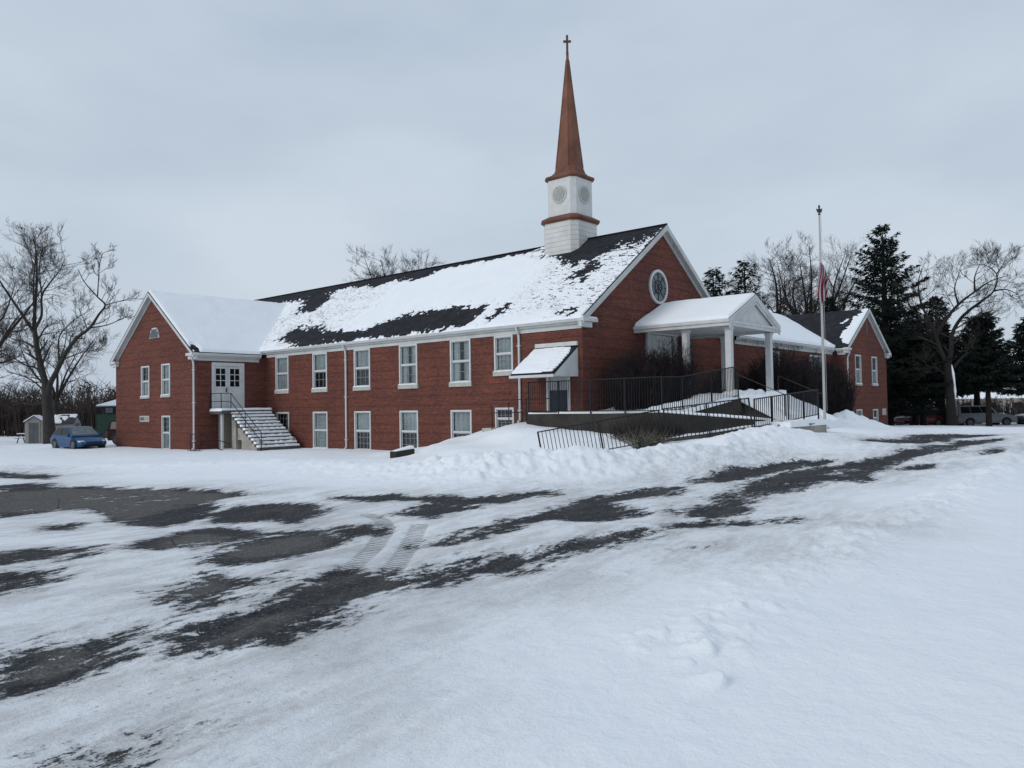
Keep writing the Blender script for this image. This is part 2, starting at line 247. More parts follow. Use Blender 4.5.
# ============================ mesh helper =====================================
class M:
    def __init__(s,T=None): s.v=[];s.f=[];s.mi=[];s.T=T;s.m=0
    def add(s,vs,fs):
        o=len(s.v)
        if s.T: vs=[s.T(*p) for p in vs]
        s.v+=[tuple(p) for p in vs]; s.f+=[tuple(i+o for i in f) for f in fs]; s.mi+=[s.m]*len(fs)
    def box(s,x0,x1,y0,y1,z0,z1):
        s.hexa([(x0,y0,z0),(x1,y0,z0),(x1,y1,z0),(x0,y1,z0),(x0,y0,z1),(x1,y0,z1),(x1,y1,z1),(x0,y1,z1)])
    def hexa(s,p): s.add(p,[(0,3,2,1),(4,5,6,7),(0,1,5,4),(1,2,6,5),(2,3,7,6),(3,0,4,7)])
    def poly(s,p): s.add(p,[tuple(range(len(p)))])
    def prism(s,pts,ax,a,b):
        """polygon of 2-D points swept along axis ax from a to b"""
        def q(p,t): return (t,p[0],p[1]) if ax=='x' else (p[0],t,p[1]) if ax=='y' else (p[0],p[1],t)
        n=len(pts); s.add([q(p,a) for p in pts]+[q(p,b) for p in pts],[tuple(range(n)),tuple(range(2*n-1,n-1,-1))]+[(i,(i+1)%n,n+(i+1)%n,n+i) for i in range(n)])
    def tube(s,pts,rad,n=6,cap=True):
        pts=[Vector(p) for p in pts]; k=len(pts)
        if isinstance(rad,(int,float)): rad=[rad]*k
        vs=[];prev=None
        for i,p in enumerate(pts):
            d=(pts[min(i+1,k-1)]-pts[max(i-1,0)]); d.normalize()
            if prev is None:
                a=Vector((0,0,1)) if abs(d.z)<.9 else Vector((1,0,0)); x=d.cross(a)
            else: x=prev-d*prev.dot(d)
            if x.length<1e-6: x=d.orthogonal()
            x.normalize(); prev=x; y=d.cross(x)
            for j in range(n):
                t=2*math.pi*j/n; q=p+(x*math.cos(t)+y*math.sin(t))*rad[i]; vs.append((q.x,q.y,q.z))
        fs=[(i*n+j,i*n+(j+1)%n,(i+1)*n+(j+1)%n,(i+1)*n+j) for i in range(k-1) for j in range(n)]
        if cap: fs+=[tuple(range(n-1,-1,-1)),tuple(range((k-1)*n,k*n))]
        s.add(vs,fs)
    def lathe(s,prof,n=24,c=(0,0),ph=0.,cap=True):
        vs=[(c[0]+r*math.cos(2*math.pi*j/n+ph),c[1]+r*math.sin(2*math.pi*j/n+ph),z) for r,z in prof for j in range(n)]
        k=len(prof); fs=[(i*n+j,i*n+(j+1)%n,(i+1)*n+(j+1)%n,(i+1)*n+j) for i in range(k-1) for j in range(n)]
        if cap: fs+=[tuple(range(n-1,-1,-1)),tuple(range((k-1)*n,k*n))]
        s.add(vs,fs)
    def loft(s,rings,cap=True):
        n=len(rings[0]);vs=[p for r in rings for p in r];k=len(rings)
        fs=[(i*n+j,i*n+(j+1)%n,(i+1)*n+(j+1)%n,(i+1)*n+j) for i in range(k-1) for j in range(n)]
        if cap: fs+=[tuple(range(n-1,-1,-1)),tuple(range((k-1)*n,k*n))]
        s.add(vs,fs)
    def build(s,name,mat,parent=None,off=(0,0,0),fix=True,smooth=False,bevel=0,uv=False):
        me=bpy.data.meshes.new(name)
        me.from_pydata([(x-off[0],y-off[1],z-off[2]) for x,y,z in s.v] if any(off) else s.v,[],s.f)
        mats=mat if isinstance(mat,(list,tuple)) else [mat]
        for mm in mats: me.materials.append(MT[mm] if isinstance(mm,str) else mm)
        if len(mats)>1: me.polygons.foreach_set('material_index',s.mi)
        if fix:
            bm=bmesh.new(); bm.from_mesh(me); bmesh.ops.recalc_face_normals(bm,faces=bm.faces); bm.to_mesh(me); bm.free()
        if smooth: me.polygons.foreach_set('use_smooth',[True]*len(me.polygons))
        if uv:
            ul=me.uv_layers.new(name='UVMap').data; off_=Vector(off)
            for p in me.polygons:
                n=p.normal; h=math.hypot(n.x,n.y)
                t=Vector((-n.y/h,n.x/h,0)) if h>.02 else Vector((1,0,0)); bb=n.cross(t)
                for li in p.loop_indices:
                    c=me.vertices[me.loops[li].vertex_index].co+off_; ul[li].uv=(c.dot(t),c.dot(bb))
        me.update()
        o=bpy.data.objects.new(name,me); col.objects.link(o)
        if parent: o.parent=parent
        if bevel:
            bv=o.modifiers.new('bevel','BEVEL'); bv.width=bevel; bv.segments=2; bv.limit_method='ANGLE'
        return o
def tag(o,label=None,cat=None,group=None,kind=None):
    for k,v in (('label',label),('category',cat),('group',group),('kind',kind)):
        if v: o[k]=v
    return o
def thing(name,label,cat,loc=(0,0,0),rz=0.,group=None,scale=None):
    o=bpy.data.objects.new(name,None); col.objects.link(o); o.location=loc; o.rotation_euler=(0,0,rz); o.empty_display_size=.3
    if scale: o.scale=scale
    return tag(o,label,cat,group)
def local_thing(name,label,cat,u,v,z,group=None):
    x,y=W(u,v); o=thing(name,label,cat,(x,y,z),TH,group); return o,(u,v,z)
def gz(x,y): return float(height(x,y)[0])
# ============================ ground ==========================================
def inside_dist(x,y,poly):
    """signed distance, positive inside"""
    n=len(poly); d2=np.full(x.shape,1e9); ins=np.zeros(x.shape,bool)
    for i in range(n):
        ax,ay=poly[i]; bx,by=poly[(i+1)%n]; ex,ey=bx-ax,by-ay; l2=ex*ex+ey*ey+1e-9
        t=np.clip(((x-ax)*ex+(y-ay)*ey)/l2,0,1); d2=np.minimum(d2,(x-ax-t*ex)**2+(y-ay-t*ey)**2)
        c=((ay>y)!=(by>y))&(x<(bx-ax)*(y-ay)/((by-ay) if by!=ay else 1e-9)+ax); ins^=c
    d=np.sqrt(d2); return np.where(ins,d,-d)
def make_ground():
    fine=np.linspace(R(-60),R(60),780); coarse=np.linspace(R(60),R(300),62)[1:-1]
    ang=np.concatenate([fine,coarse]); na=len(ang)
    rad=np.concatenate([np.exp(np.linspace(math.log(1.4),math.log(75),680)),np.exp(np.linspace(math.log(75),math.log(900),26))[1:]]); nr=len(rad)
    A_,R_=np.meshgrid(ang,rad); x=(np.sin(A_)*R_).ravel(); y=(np.cos(A_)*R_).ravel()
    z=height(x,y)
    # lot surface: signed distance to bare patches of asphalt
    a=np.full(x.shape,-3.); tr=np.zeros(x.shape); m=(np.hypot(x,y)<75)
    xs,ys=x[m],y[m]; best=np.full(xs.shape,-3.)
    for p in POLYS:
        p_=np.array(p); lo=p_.min(0)-3; hi=p_.max(0)+3
        k=(xs>lo[0])&(xs<hi[0])&(ys>lo[1])&(ys<hi[1])
        if k.any(): ar=abs(sum(p[i][0]*p[i-1][1]-p[i-1][0]*p[i][1] for i in range(len(p))))/2; best[k]=np.maximum(best[k],inside_dist(xs[k],ys[k],p)+(.10 if ar<1.2 else .0))
    a[m]=best; t=np.zeros(xs.shape)
    for p in [TRACKS[0],TRACKS[1],TRACKS[4]]:
        q=[(px,py,0) for px,py in p]; d,_=seg(xs,ys,q)
        t=np.maximum(t,np.exp(-((d)/.13)**2)); 
    tr[m]=t
    wn=np.full(x.shape,-2.); bw=np.full(xs.shape,-2.)
    for p in WORN: bw=np.maximum(bw,inside_dist(xs,ys,p))
    wn[m]=bw
    # tyres pressed the snow down a little, bare patches lie lower than the snow round them
    z=z-.02*np.clip(a*2+.5,0,1)-.03*np.clip(tr*1.6,0,1)
    x=np.append(x,0.);y=np.append(y,0.);z=np.append(z,height(0,0)[0]);a=np.append(a,-3.);wn=np.append(wn,-2.);tr=np.append(tr,0.)
    me=bpy.data.meshes.new('ground'); nv=len(x); me.vertices.add(nv)
    me.vertices.foreach_set('co',np.stack([x,y,z],1).ravel().astype(np.float32))
    j=np.arange(na); jn=(j+1)%na; i=np.arange(nr-1)[:,None]*na
    quads=np.stack([i+j,i+jn+0*i,i+na+jn,i+na+j],-1).reshape(-1,4)[:, ::-1]
    c=nv-1; tris=np.stack([np.full(na,c),jn,j],1)[:, ::-1]
    nl=quads.size+tris.size; me.loops.add(nl); me.loops.foreach_set('vertex_index',np.concatenate([quads.ravel(),tris.ravel()]).astype(np.int32))
    npol=len(quads)+len(tris); me.polygons.add(npol)
    st=np.concatenate([np.arange(len(quads))*4,quads.size+np.arange(len(tris))*3]); me.polygons.foreach_set('loop_start',st.astype(np.int32))
    me.polygons.foreach_set('use_smooth',np.ones(npol,bool)); me.update(calc_edges=True); me.validate()
    if me.polygons[1000].normal.z<0: me.flip_normals()
    for nm,val in (('asphalt',a),('track',tr),('worn',wn)):
        at=me.attributes.new(nm,'FLOAT','POINT'); at.data.foreach_set('value',val.astype(np.float32))
    m_,nt,b=new_mat('snow_and_asphalt'); v=coords(nt)
    at=N(nt,'ShaderNodeAttribute'); at.attribute_name='asphalt'; tk=N(nt,'ShaderNodeAttribute'); tk.attribute_name='track'
    # streaks run along the drive
    rt=N(nt,'ShaderNodeMapping'); rt.inputs['Rotation'].default_value=(0,0,R(-58)); lk(nt,v,rt.inputs['Vector'])
    mp=N(nt,'ShaderNodeMapping'); mp.inputs['Scale'].default_value=(.6,1.5,1); lk(nt,rt.outputs[0],mp.inputs['Vector'])
    sv=mp.outputs[0]
    n_big=noise(nt,sv,.9,6,.62); n_fine=noise(nt,sv,6,6,.72); n_g=noise(nt,v,60,3,.7)
    ac=math_(nt,'MINIMUM',math_(nt,'MAXIMUM',at.outputs['Fac'],-1.6),.34)
    e=math_(nt,'ADD',math_(nt,'ADD',ac,-.035),math_(nt,'MULTIPLY',math_(nt,'SUBTRACT',n_big,.5),1.75))
    e=math_(nt,'ADD',e,math_(nt,'MULTIPLY',math_(nt,'SUBTRACT',n_fine,.5),1.15))
    e=math_(nt,'ADD',e,math_(nt,'MULTIPLY',math_(nt,'SUBTRACT',n_g,.5),.5))
    e=math_(nt,'ADD',e,math_(nt,'MULTIPLY',math_(nt,'SUBTRACT',noise(nt,v,9,5,.75),.5),.9))
    e=math_(nt,'ADD',e,math_(nt,'MULTIPLY',tk.outputs['Fac'],.12))
    asp=math_(nt,'MULTIPLY',math_(nt,'ADD',e,.02),11.,True); thin=math_(nt,'MULTIPLY',math_(nt,'ADD',e,.22),3.2,True)
    # packed, slightly dirty snow around the bare patches and in the wheel tracks
    dirty=math_(nt,'ADD',math_(nt,'MULTIPLY',at.outputs['Fac'],.5),1.05,True)
    dn=noise(nt,sv,2.4,6,.65)
    dirt=math_(nt,'MULTIPLY',dirty,ramp_f(nt,dn,.40,.66),True)
    tread=N(nt,'ShaderNodeTexWave'); tread.inputs['Scale'].default_value=3.6; tread.inputs['Distortion'].default_value=1.5; tread.inputs['Detail'].default_value=2.; lk(nt,rt.outputs[0],tread.inputs['Vector'])
    trk=math_(nt,'MULTIPLY',ramp_f(nt,tk.outputs['Fac'],.3,.55),ramp_f(nt,math_(nt,'ADD',math_(nt,'MULTIPLY',tread.outputs['Fac'],.5),math_(nt,'MULTIPLY',noise(nt,v,14,5,.75),.9)),.60,.80),True)
    trk=math_(nt,'MULTIPLY',trk,dirty,True)
    snowc=ramp(nt,noise(nt,v,.25,4),[(.3,(.83,.855,.895)),(.7,(.865,.885,.915))])
    dc=mix(nt,math_(nt,'MULTIPLY',dirt,.62),snowc,(.50,.49,.48))
    dc=mix(nt,math_(nt,'MULTIPLY',math_(nt,'MULTIPLY',dirty,ramp_f(nt,noise(nt,sv,9,5,.75),.52,.68)),.5),dc,(.42,.405,.385))
    dc=mix(nt,math_(nt,'MULTIPLY',math_(nt,'MULTIPLY',dirty,ramp_f(nt,noise(nt,sv,.55,4,.6),.50,.66)),.42),dc,(.40,.405,.42))
    dc=mix(nt,math_(nt,'MULTIPLY',thin,.62),dc,(.30,.305,.315))
    dc=mix(nt,math_(nt,'MULTIPLY',trk,.8),dc,(.13,.128,.125))
    # leaf and grit specks
    sp=N(nt,'ShaderNodeTexVoronoi'); sp.inputs['Scale'].default_value=9.; lk(nt,v,sp.inputs['Vector'])
    spk=math_(nt,'MULTIPLY',math_(nt,'LESS_THAN',sp.outputs['Distance'],.12),ramp_f(nt,noise(nt,v,.55,4,.6),.56,.66),True)
    spk=math_(nt,'MULTIPLY',spk,math_(nt,'MULTIPLY',math_(nt,'ADD',at.outputs['Fac'],2.9),.9,True),True)
    dc=mix(nt,math_(nt,'MULTIPLY',spk,.55),dc,(.24,.22,.20))
    tar=ramp(nt,noise(nt,v,85,4,.75),[(.34,(.007,.008,.009)),(.5,(.019,.020,.023)),(.66,(.07,.071,.075))])
    wa=N(nt,'ShaderNodeAttribute'); wa.attribute_name='worn'
    salt=math_(nt,'ADD',math_(nt,'MULTIPLY',ramp_f(nt,noise(nt,sv,1.3,6,.7),.47,.66),.5),math_(nt,'MULTIPLY',math_(nt,'ADD',wa.outputs['Fac'],math_(nt,'SUBTRACT',noise(nt,v,2.6,5,.7),.42)),3.,True),True)
    tar=mix(nt,1.,tar,ramp(nt,noise(nt,v,9,5,.75),[(.34,(.35,.36,.38)),(.66,(1.7,1.7,1.7))]),'MULTIPLY')
    tar=mix(nt,math_(nt,'MULTIPLY',salt,.75),tar,ramp(nt,noise(nt,v,45,4,.8),[(.35,(.05,.048,.047)),(.65,(.20,.188,.175))]))
    # frost and thin ice lying in the pores
    pore=math_(nt,'MULTIPLY',ramp_f(nt,noise(nt,v,24,5,.8),.55,.66),.42)
    tar=mix(nt,pore,tar,(.42,.43,.45))
    cr=N(nt,'ShaderNodeTexVoronoi'); cr.feature='DISTANCE_TO_EDGE'; cr.inputs['Scale'].default_value=.55; 
    wv=N(nt,'ShaderNodeMixRGB') if False else None
    lk(nt,v,cr.inputs['Vector'])
    crack=math_(nt,'LESS_THAN',math_(nt,'ADD',cr.outputs['Distance'],math_(nt,'MULTIPLY',noise(nt,v,9,3),.03)),.0205)
    tar=mix(nt,math_(nt,'MULTIPLY',crack,.8),tar,(.015,.015,.017))
    lk(nt,mix(nt,asp,dc,tar),b.inputs['Base Color'])
    b.inputs['Specular IOR Level'].default_value=.12
    rr=mix(nt,asp,(.9,.9,.9),ramp(nt,salt,[(0,(.75,.75,.75)),(1,(.95,.95,.95))])); lk(nt,rr,b.inputs['Roughness'])
    h=math_(nt,'ADD',math_(nt,'MULTIPLY',noise(nt,v,3.2,7,.66),.055),math_(nt,'MULTIPLY',noise(nt,v,40,4,.7),.006))
    h=math_(nt,'ADD',h,math_(nt,'MULTIPLY',math_(nt,'MULTIPLY',math_(nt,'SUBTRACT',1.,asp),dirty),math_(nt,'MULTIPLY',noise(nt,v,9,6,.75),.075)))
    h=math_(nt,'ADD',h,math_(nt,'MULTIPLY',asp,-.03))
    h=math_(nt,'ADD',h,math_(nt,'MULTIPLY',noise(nt,v,140,3,.7),.0035))
    h=math_(nt,'ADD',h,math_(nt,'MULTIPLY',trk,-.02))
    bp=bump(nt,b,h,.75,1.)
    me.materials.append(m_)
    o=bpy.data.objects.new('ground',me); col.objects.link(o); tag(o,kind='structure'); return o
def ramp_f(nt,f,a,b):
    n=N(nt,'ShaderNodeMapRange'); n.inputs['From Min'].default_value=a; n.inputs['From Max'].default_value=b; n.clamp=True; n.interpolation_type='SMOOTHSTEP'
    lk(nt,f,n.inputs['Value']); return n.outputs[0]
make_ground()
# ============================ church ==========================================
KS=(10.54-5.73)/6.83                       # main roof slope
church=thing('church','long red brick church with snowy dark roof, white trim and brown steeple','church',(AX,AY,0),TH)
def plane(P0,d,n):                          # (s,depth,z) -> church frame; depth positive = outwards
    return lambda s,q,z:(P0[0]+d[0]*s+n[0]*q,P0[1]+d[1]*s+n[1]*q,z)
def wall(T,s0,s1,z0,z1,ops,extra=None,depth=.13,name='wall'):
    m=M(T); ss=sorted({s0,s1}|{x for o in ops for x in o[:2]}); zs=sorted({z0,z1}|{x for o in ops for x in o[2:4]})
    for a,b in zip(ss[:-1],ss[1:]):
        for c,d in zip(zs[:-1],zs[1:]):
            cs,cz=(a+b)/2,(c+d)/2
            if any(o[0]<cs<o[1] and o[2]<cz<o[3] for o in ops): continue
            m.poly([(a,0,c),(b,0,c),(b,0,d),(a,0,d)])
    for a,b,c,d in ops:
        for p,q in (((a,c),(b,c)),((b,c),(b,d)),((b,d),(a,d)),((a,d),(a,c))):
            m.poly([(p[0],0,p[1]),(q[0],0,q[1]),(q[0],-depth,q[1]),(p[0],-depth,p[1])])
    if extra: m.poly([(s,0,z) for s,z in extra])
    return m.build(name,'brick',church,uv=True,fix=False)
wc=[0]
def window(T,a,b,c,d,sill=True,kind=0,grid=(3,2),label=None,sillh=.2):
    """double-hung window filling the opening a..b x c..d"""
    wc[0]+=1; f=M(T); w=.05; dd=.045
    f.box(a-.03,a+w,-.1,dd,c,d+.03); f.box(b-w,b+.03,-.1,dd,c,d+.03); f.box(a+w,b-w,-.1,dd,d-w,d+.03); f.box(a+w,b-w,-.1,dd-.01,c,c+w)
    fr=f.build('window','white',church)
    if label: fr['label']=label
    zm=c+(d-c)*.5; x0,x1=a+w,b-w
    s=M(T)
    s.box(x0,x1,-.062,.0,zm-.03,zm+.03)
    for zz0,zz1,q in ((zm+.03,d-w,-.035),(c+w,zm-.03,-.06)):
        s.box(x0,x0+.028,q-.015,q+.02,zz0,zz1); s.box(x1-.028,x1,q-.015,q+.02,zz0,zz1); s.box(x0+.028,x1-.028,q-.015,q+.02,zz1-.03,zz1); s.box(x0+.028,x1-.028,q-.015,q+.02,zz0,zz0+.03)
    s.build('sash','white',fr)
    g=M(T)
    for i in range(1,grid[0]):
        xx=x0+(x1-x0)*i/grid[0]; g.box(xx-.008,xx+.008,-.072,-.05,c+w+.03,zm-.03)
        g.box(xx-.006,xx+.006,-.052,-.04,zm+.03,d-w-.03)
    for j in range(1,grid[1]):
        zz=c+w+(zm-.03-c-w)*j/grid[1]; g.box(x0+.028,x1-.028,-.071,-.052,zz-.008,zz+.008)
        zz=zm+.03+(d-w-zm-.03)*j/grid[1]; g.box(x0+.028,x1-.028,-.051,-.042,zz-.006,zz+.006)
    g.build('glazing_bars','louver',fr)
    p=M(T); p.box(x0,x1,-.082,-.076,c+w,d-w); p.build('pane','glass',fr)
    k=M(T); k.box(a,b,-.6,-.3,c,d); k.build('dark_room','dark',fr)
    if kind:
        r=random.Random(wc[0]*5+1); q=M(T); parts=[(x0,x1,c+w if kind==1 else zm-.1,d-w)]
        if kind==3: mid=(x0+x1)/2; parts=[(x0,mid-.14,c+w,d-w),(mid+.14,x1,c+w,d-w)]
        if kind==4: parts=[(x0,x1,c+w,zm+.1)]
        for xa,xb,za,zb in parts:
            n=26; pts=[]; ph=r.random()*6
            for i in range(n+1):
                t=i/n; pts.append((xa+(xb-xa)*t,-.125+.018*math.sin(t*(xb-xa)*46+ph+1.3*math.sin(t*7))))
            o=len(q.v)
            for (xx,yy) in pts: q.add([(xx,yy,za),(xx,yy,zb)],[])
            for i in range(n): q.f.append((o+2*i,o+2*i+2,o+2*i+3,o+2*i+1)); q.mi.append(0)
        q.build('curtain','curtain',fr,fix=False)
    if sill:
        s=M(T); s.box(a-.09,b+.09,-.1,.09,c-sillh,c-.002); s.build('sill','sill',fr,bevel=.01)
        s=M(T); 
        zt=c+.0; n=7
        for i in range(n):
            xa=a-.05+(b-a+.1)*i/n; h=.02+.03*rnd.random(); s.box(xa,xa+(b-a+.1)/n*.99,-.02,.085,zt-.001,zt+h)
        s.build('snow','snow',fr)
    return fr
# --- main block ---
LM=35.6
TL=plane((.3,0),(0,1),(-1,0))               # side wall: s = v
ctr=[21.5,17.8,14.1,10.5,6.9]
ops=[(c-.63,c+.63,3.32,5.27) for c in ctr]+[(3.72,4.75,3.72,5.27)]
lops=[(c-.64,c+.64,.02,2.02) for c in ctr]+[(3.72,4.75,1.18,2.1)]
dop=(.66,1.84,1.88,3.95)
wall(TL,0,LM,-.6,5.6,ops+lops+[dop])
kinds=[1,2,2,3,3,1]; lk_=[0,1,2,2,2,0]
for i,o in enumerate(ops): window(TL,*o,kind=kinds[i],grid=(4,3) if i in(0,5) else (3,2))
for i,o in enumerate(lops): window(TL,*o,kind=lk_[i],grid=(4,3),sill=(i!=5),sillh=.1)
# --- front gable ---
TF=plane((0,0),(1,0),(0,-1))
rz=lambda u:5.73+KS*min(u,13.66-u)-.12
wall(TF,.3,13.36,-.6,5.6,[(5.2,7.8,2.4,5.35)],extra=[(.3,5.6),(13.36,5.6),(13.36,rz(13.36)),(6.83,rz(6.83)),(.3,rz(.3))])
m=M(); m.poly([(13.36,0,-.6),(13.36,LM,-.6),(13.36,LM,5.8),(13.36,0,5.8)]); m.poly([(.3,LM,-.6),(13.36,LM,-.6),(13.36,LM,rz(13.36)),(6.83,LM,10.4),(.3,LM,rz(.3))])
m.build('wall','brick',church,uv=True,fix=False)
# roofs
def roof_pair(name,axis,c0,half,zr,k,a,b,th=.1):
    """gable roof; ridge along axis at c0, from a to b"""
    m=M()
    for s in (-1,1):
        p=[(c0,zr),(c0+s*half,zr-k*half),(c0+s*half,zr-k*half-th),(c0,zr-th)]
        if axis=='y': m.prism(p,'y',a,b)
        else: m.prism(p,'x',a,b)
    return m.build(name,'shingle',church,uv=True)
r_main=roof_pair('roof','y',6.83,6.76,10.54,KS,-.28,36.,.05)
m=M(); m.tube([(6.83,-.28,10.55),(6.83,36.,10.55)],.06,6); m.build('ridge_cap','shingle',r_main)
def smooth(x): x=np.clip(x,0,1); return x*x*(3-2*x)
def sheet(name,parent,P,na,nb,a0,a1,b0,b1,tfun):
    """snow lying on a slope: P(a,b,t) -> point; tfun gives thickness in metres, below zero = bare"""
    a=np.linspace(a0,a1,na); b=np.linspace(b0,b1,nb); AA,BB=np.meshgrid(a,b); t=tfun(AA,BB)
    t=np.maximum(t,-.04); ed=(AA<=a0)|(AA>=a1)|(BB<=b0)|(BB>=b1); t=np.where(ed,-.04,t)
    x,y,z=P(AA,BB,t); keep=None
    vs=np.stack([x.ravel(),y.ravel(),z.ravel()],1); i,j=np.meshgrid(np.arange(na-1),np.arange(nb-1)); q=(j*na+i).ravel()
    f=np.stack([q,q+1,q+na+1,q+na],1); tt=t.ravel(); f=f[(tt[f].max(1)>-.039)]
    me=bpy.data.meshes.new(name); me.from_pydata(vs.tolist(),[],f.tolist()); me.materials.append(MT['snow'])
    me.polygons.foreach_set('use_smooth',[True]*len(me.polygons)); me.update()
    if len(me.polygons) and sum(p.normal.z for p in me.polygons)<0: me.flip_normals()
    o=bpy.data.objects.new(name,me); col.objects.link(o); o.parent=parent; return o
cs=1/math.sqrt(1+KS*KS)
def t_main(v,u):
    m=np.full(v.shape,-3.)
    for p in RMASK:
        m=np.maximum(m,inside_dist(v,u/cs,[(q[0],q[1]/cs) for q in p]))
    n1=fbm(v*.9,u*1.6,4,3,.6)-.5; n2=fbm(v*3.5,u*9,3,8,.6)-.5; n3=fbm(v*4.5,u*24,3,31,.65)
    m=m+n1*1.1+n2*1.0+(fbm(v*7,u*3,3,77,.6)-.5)*.7+.08
    m=np.maximum(m,(n3-.585)*6+.12+2.*n1-.6*np.abs((v-22.5)/4.5)**3-.5*(u<.8)) if v.max()>10 else m
    t=.09*smooth(-m/.35)+.05*n1-.02*(m>-.02)
    t=np.where(m>.02,-.04,t)
    # thin cover at the front end, shingle courses showing through
    thin=smooth((6.2-v)/3.)*smooth((u-.2)/1.)
    spots=smooth((n3-.56+.10*smooth((u-3.2)/2.5)+.05*smooth((2-v)/2))/.06)
    t=np.where(thin>0,t*(1-.6*thin)-.16*thin*spots,t)
    ridge=smooth((u-6.5+.12*(v>7.5))/.2)*(v<27); t=t-.3*ridge*(fbm(v*1.5,u,3,5)>.36)
    return t
sheet('snow',r_main,lambda v,u,t:(u-.0*t,v,10.54-KS*(6.83-u)+t+.004),560,130,6.15,36,-.03,6.8,t_main)
sheet('snow',r_main,lambda v,u,t:(u,v,10.54-KS*(6.83-u)+t+.004),230,230,-.2,6.4,-.03,6.8,t_main)
sheet('snow',r_main,lambda v,u,t:(u,v,10.54-KS*(u-6.83)+t+.004),90,30,-.2,36,6.9,13.6,lambda v,u:.1+.05*(fbm(v,u,3,9)-.5))
# --- eaves ---
def eave(T,a,b,z,ends=True,parent=church):
    """gutter + fascia + soffit + frieze along s; depth measured from the wall"""
    m=M(T); prof=[(.30,z-.02),(.16,z-.02),(.16,z-.16),(.27,z-.16),(.32,z-.06)]
    n=len(prof); o=[(a,q,zz) for q,zz in prof]+[(b,q,zz) for q,zz in prof]
    m.add(o,[tuple(range(n)),tuple(range(2*n-1,n-1,-1))]+[(i,(i+1)%n,n+(i+1)%n,n+i) for i in range(n)])
    g=m.build('gutter','white',parent)
    m=M(T); m.box(a,b,.12,.158,z-.24,z-.03); m.box(a,b,.0,.118,z-.262,z-.242); m.box(a+.02,b-.02,.003,.05,z-.43,z-.264); m.build('eave_board','trim',parent)
    return g
eave(TL,-.02,23.1,5.73); eave(TL,34.1,LM+.1,5.73)
TR_=plane((13.36,0),(0,1),(1,0)); eave(TR_,0,LM,5.73)
def rake(T,c,half,zr,k,q0=.02,q1=.28,bot=.0,parent=church,name='gable_board'):
    """white boards along both slopes of a gable, s centred on c"""
    m=M(T)
    for s in (-1,1):
        def P(u,z): return (c+s*u,z)
        for (a0,b0,qa,qb) in ((.005,.27,q1-.03,q1+.015),(.11,.135,0,q1-.032),(.14,.40,.004,.045)):
            h1=half
            p=[P(0,zr-a0),P(h1,zr-k*h1-a0),P(h1,zr-k*h1-b0),P(0,zr-b0)]
            m.add([(x,qa,z) for x,z in p]+[(x,qb,z) for x,z in p],[(0,1,2,3),(7,6,5,4),(0,1,5,4),(1,2,6,5),(2,3,7,6),(3,0,4,7)])
    return m.build(name,'trim',parent)
rake(TF,6.83,6.83,10.54,KS)
def ret(T,a,b,z,parent=church):
    m=M(T); m.box(a,b,.003,.30,z-.17,z-.02); lo,hi=(a,b)
    m.box(a+.02 if a<b else a,b-.28,.004,.2,z-.40,z-.172); m.build('cornice_return','white',parent,bevel=.01)
    m=M(T); m.box(a+.04,b-.04,.02,.27,z-.021,z+.03); m.build('snow','snow',parent)
ret(TF,-.02,1.02,5.73)
m=M(TF); m.box(12.35,13.68,.003,.3,5.56,5.71); m.box(12.6,13.66,.004,.2,5.33,5.558); m.build('cornice_return','white',church,bevel=.01)
# round window
rw=M(TF); n=40; cu,cz=6.33,7.59; ro,ri=.80,.68
rings=[]
for rr,q in ((ro,.003),(ro,.09),(ri,.09),(ri,.003)): rings.append([(cu+rr*math.cos(2*math.pi*j/n),q,cz+rr*math.sin(2*math.pi*j/n)) for j in range(n)])
rings.append(rings[0]); rw.loft(rings,cap=False); rwin=rw.build('round_window','white',church)
g=M(TF); g.loft([[(cu+ri*math.cos(2*math.pi*j/n),q,cz+ri*math.sin(2*math.pi*j/n)) for j in range(n)] for q in (.004,.03)]); g.build('stained_pane','stained',rwin)
g=M(TF); 
for k in range(4):
    a=k*math.pi/4; dx,dz=math.cos(a)*ri,math.sin(a)*ri; g.tube([(cu-dx,.04,cz-dz),(cu+dx,.04,cz+dz)],.015,5)
g.loft([[(cu+r_*math.cos(2*math.pi*j/n),q,cz+r_*math.sin(2*math.pi*j/n)) for j in range(n)] for r_,q in ((.32,.03),(.32,.055),(.28,.055),(.28,.03))],cap=False)
g.build('leading','black',rwin)
# --- left wing (gable faces the lot) ---
WU=-3.99; V0,V1=23.38,33.9; VC=28.64; WZ=9.42; WK=(9.42-5.45)/5.5
TW=plane((WU,0),(0,1),(-1,0))
wop=[(29.12,30.15,3.12,4.95),(26.45,27.46,3.15,4.97),(26.45,27.44,-.04,1.92)]
rw_=lambda v:WZ-WK*abs(v-VC)-.13
wall(TW,V0,V1,-.6,5.2,wop,extra=[(V0,5.2),(V1,5.2),(V1,rw_(V1)),(VC,rw_(VC)),(V0,rw_(V0))])
window(TW,*wop[0],kind=4,grid=(2,2),sillh=.13); window(TW,*wop[1],kind=1,grid=(2,2),sillh=.13); window(TW,*wop[2],kind=4,grid=(2,3),sill=False)
TD=plane((0,V0),(1,0),(0,-1))
wall(TD,WU,.3,-.6,5.3,[(-3.05,-1.08,2.25,4.92),(-2.6,-1.2,-.2,2.02)],depth=.1)
m=M(); m.poly([(WU,V1,-.6),(.3,V1,-.6),(.3,V1,5.3),(WU,V1,5.3)]); m.build('wall','brick',church,uv=True,fix=False)
rf=roof_pair('roof','x',VC,5.48,WZ,WK,WU-.3,5.3,.05)
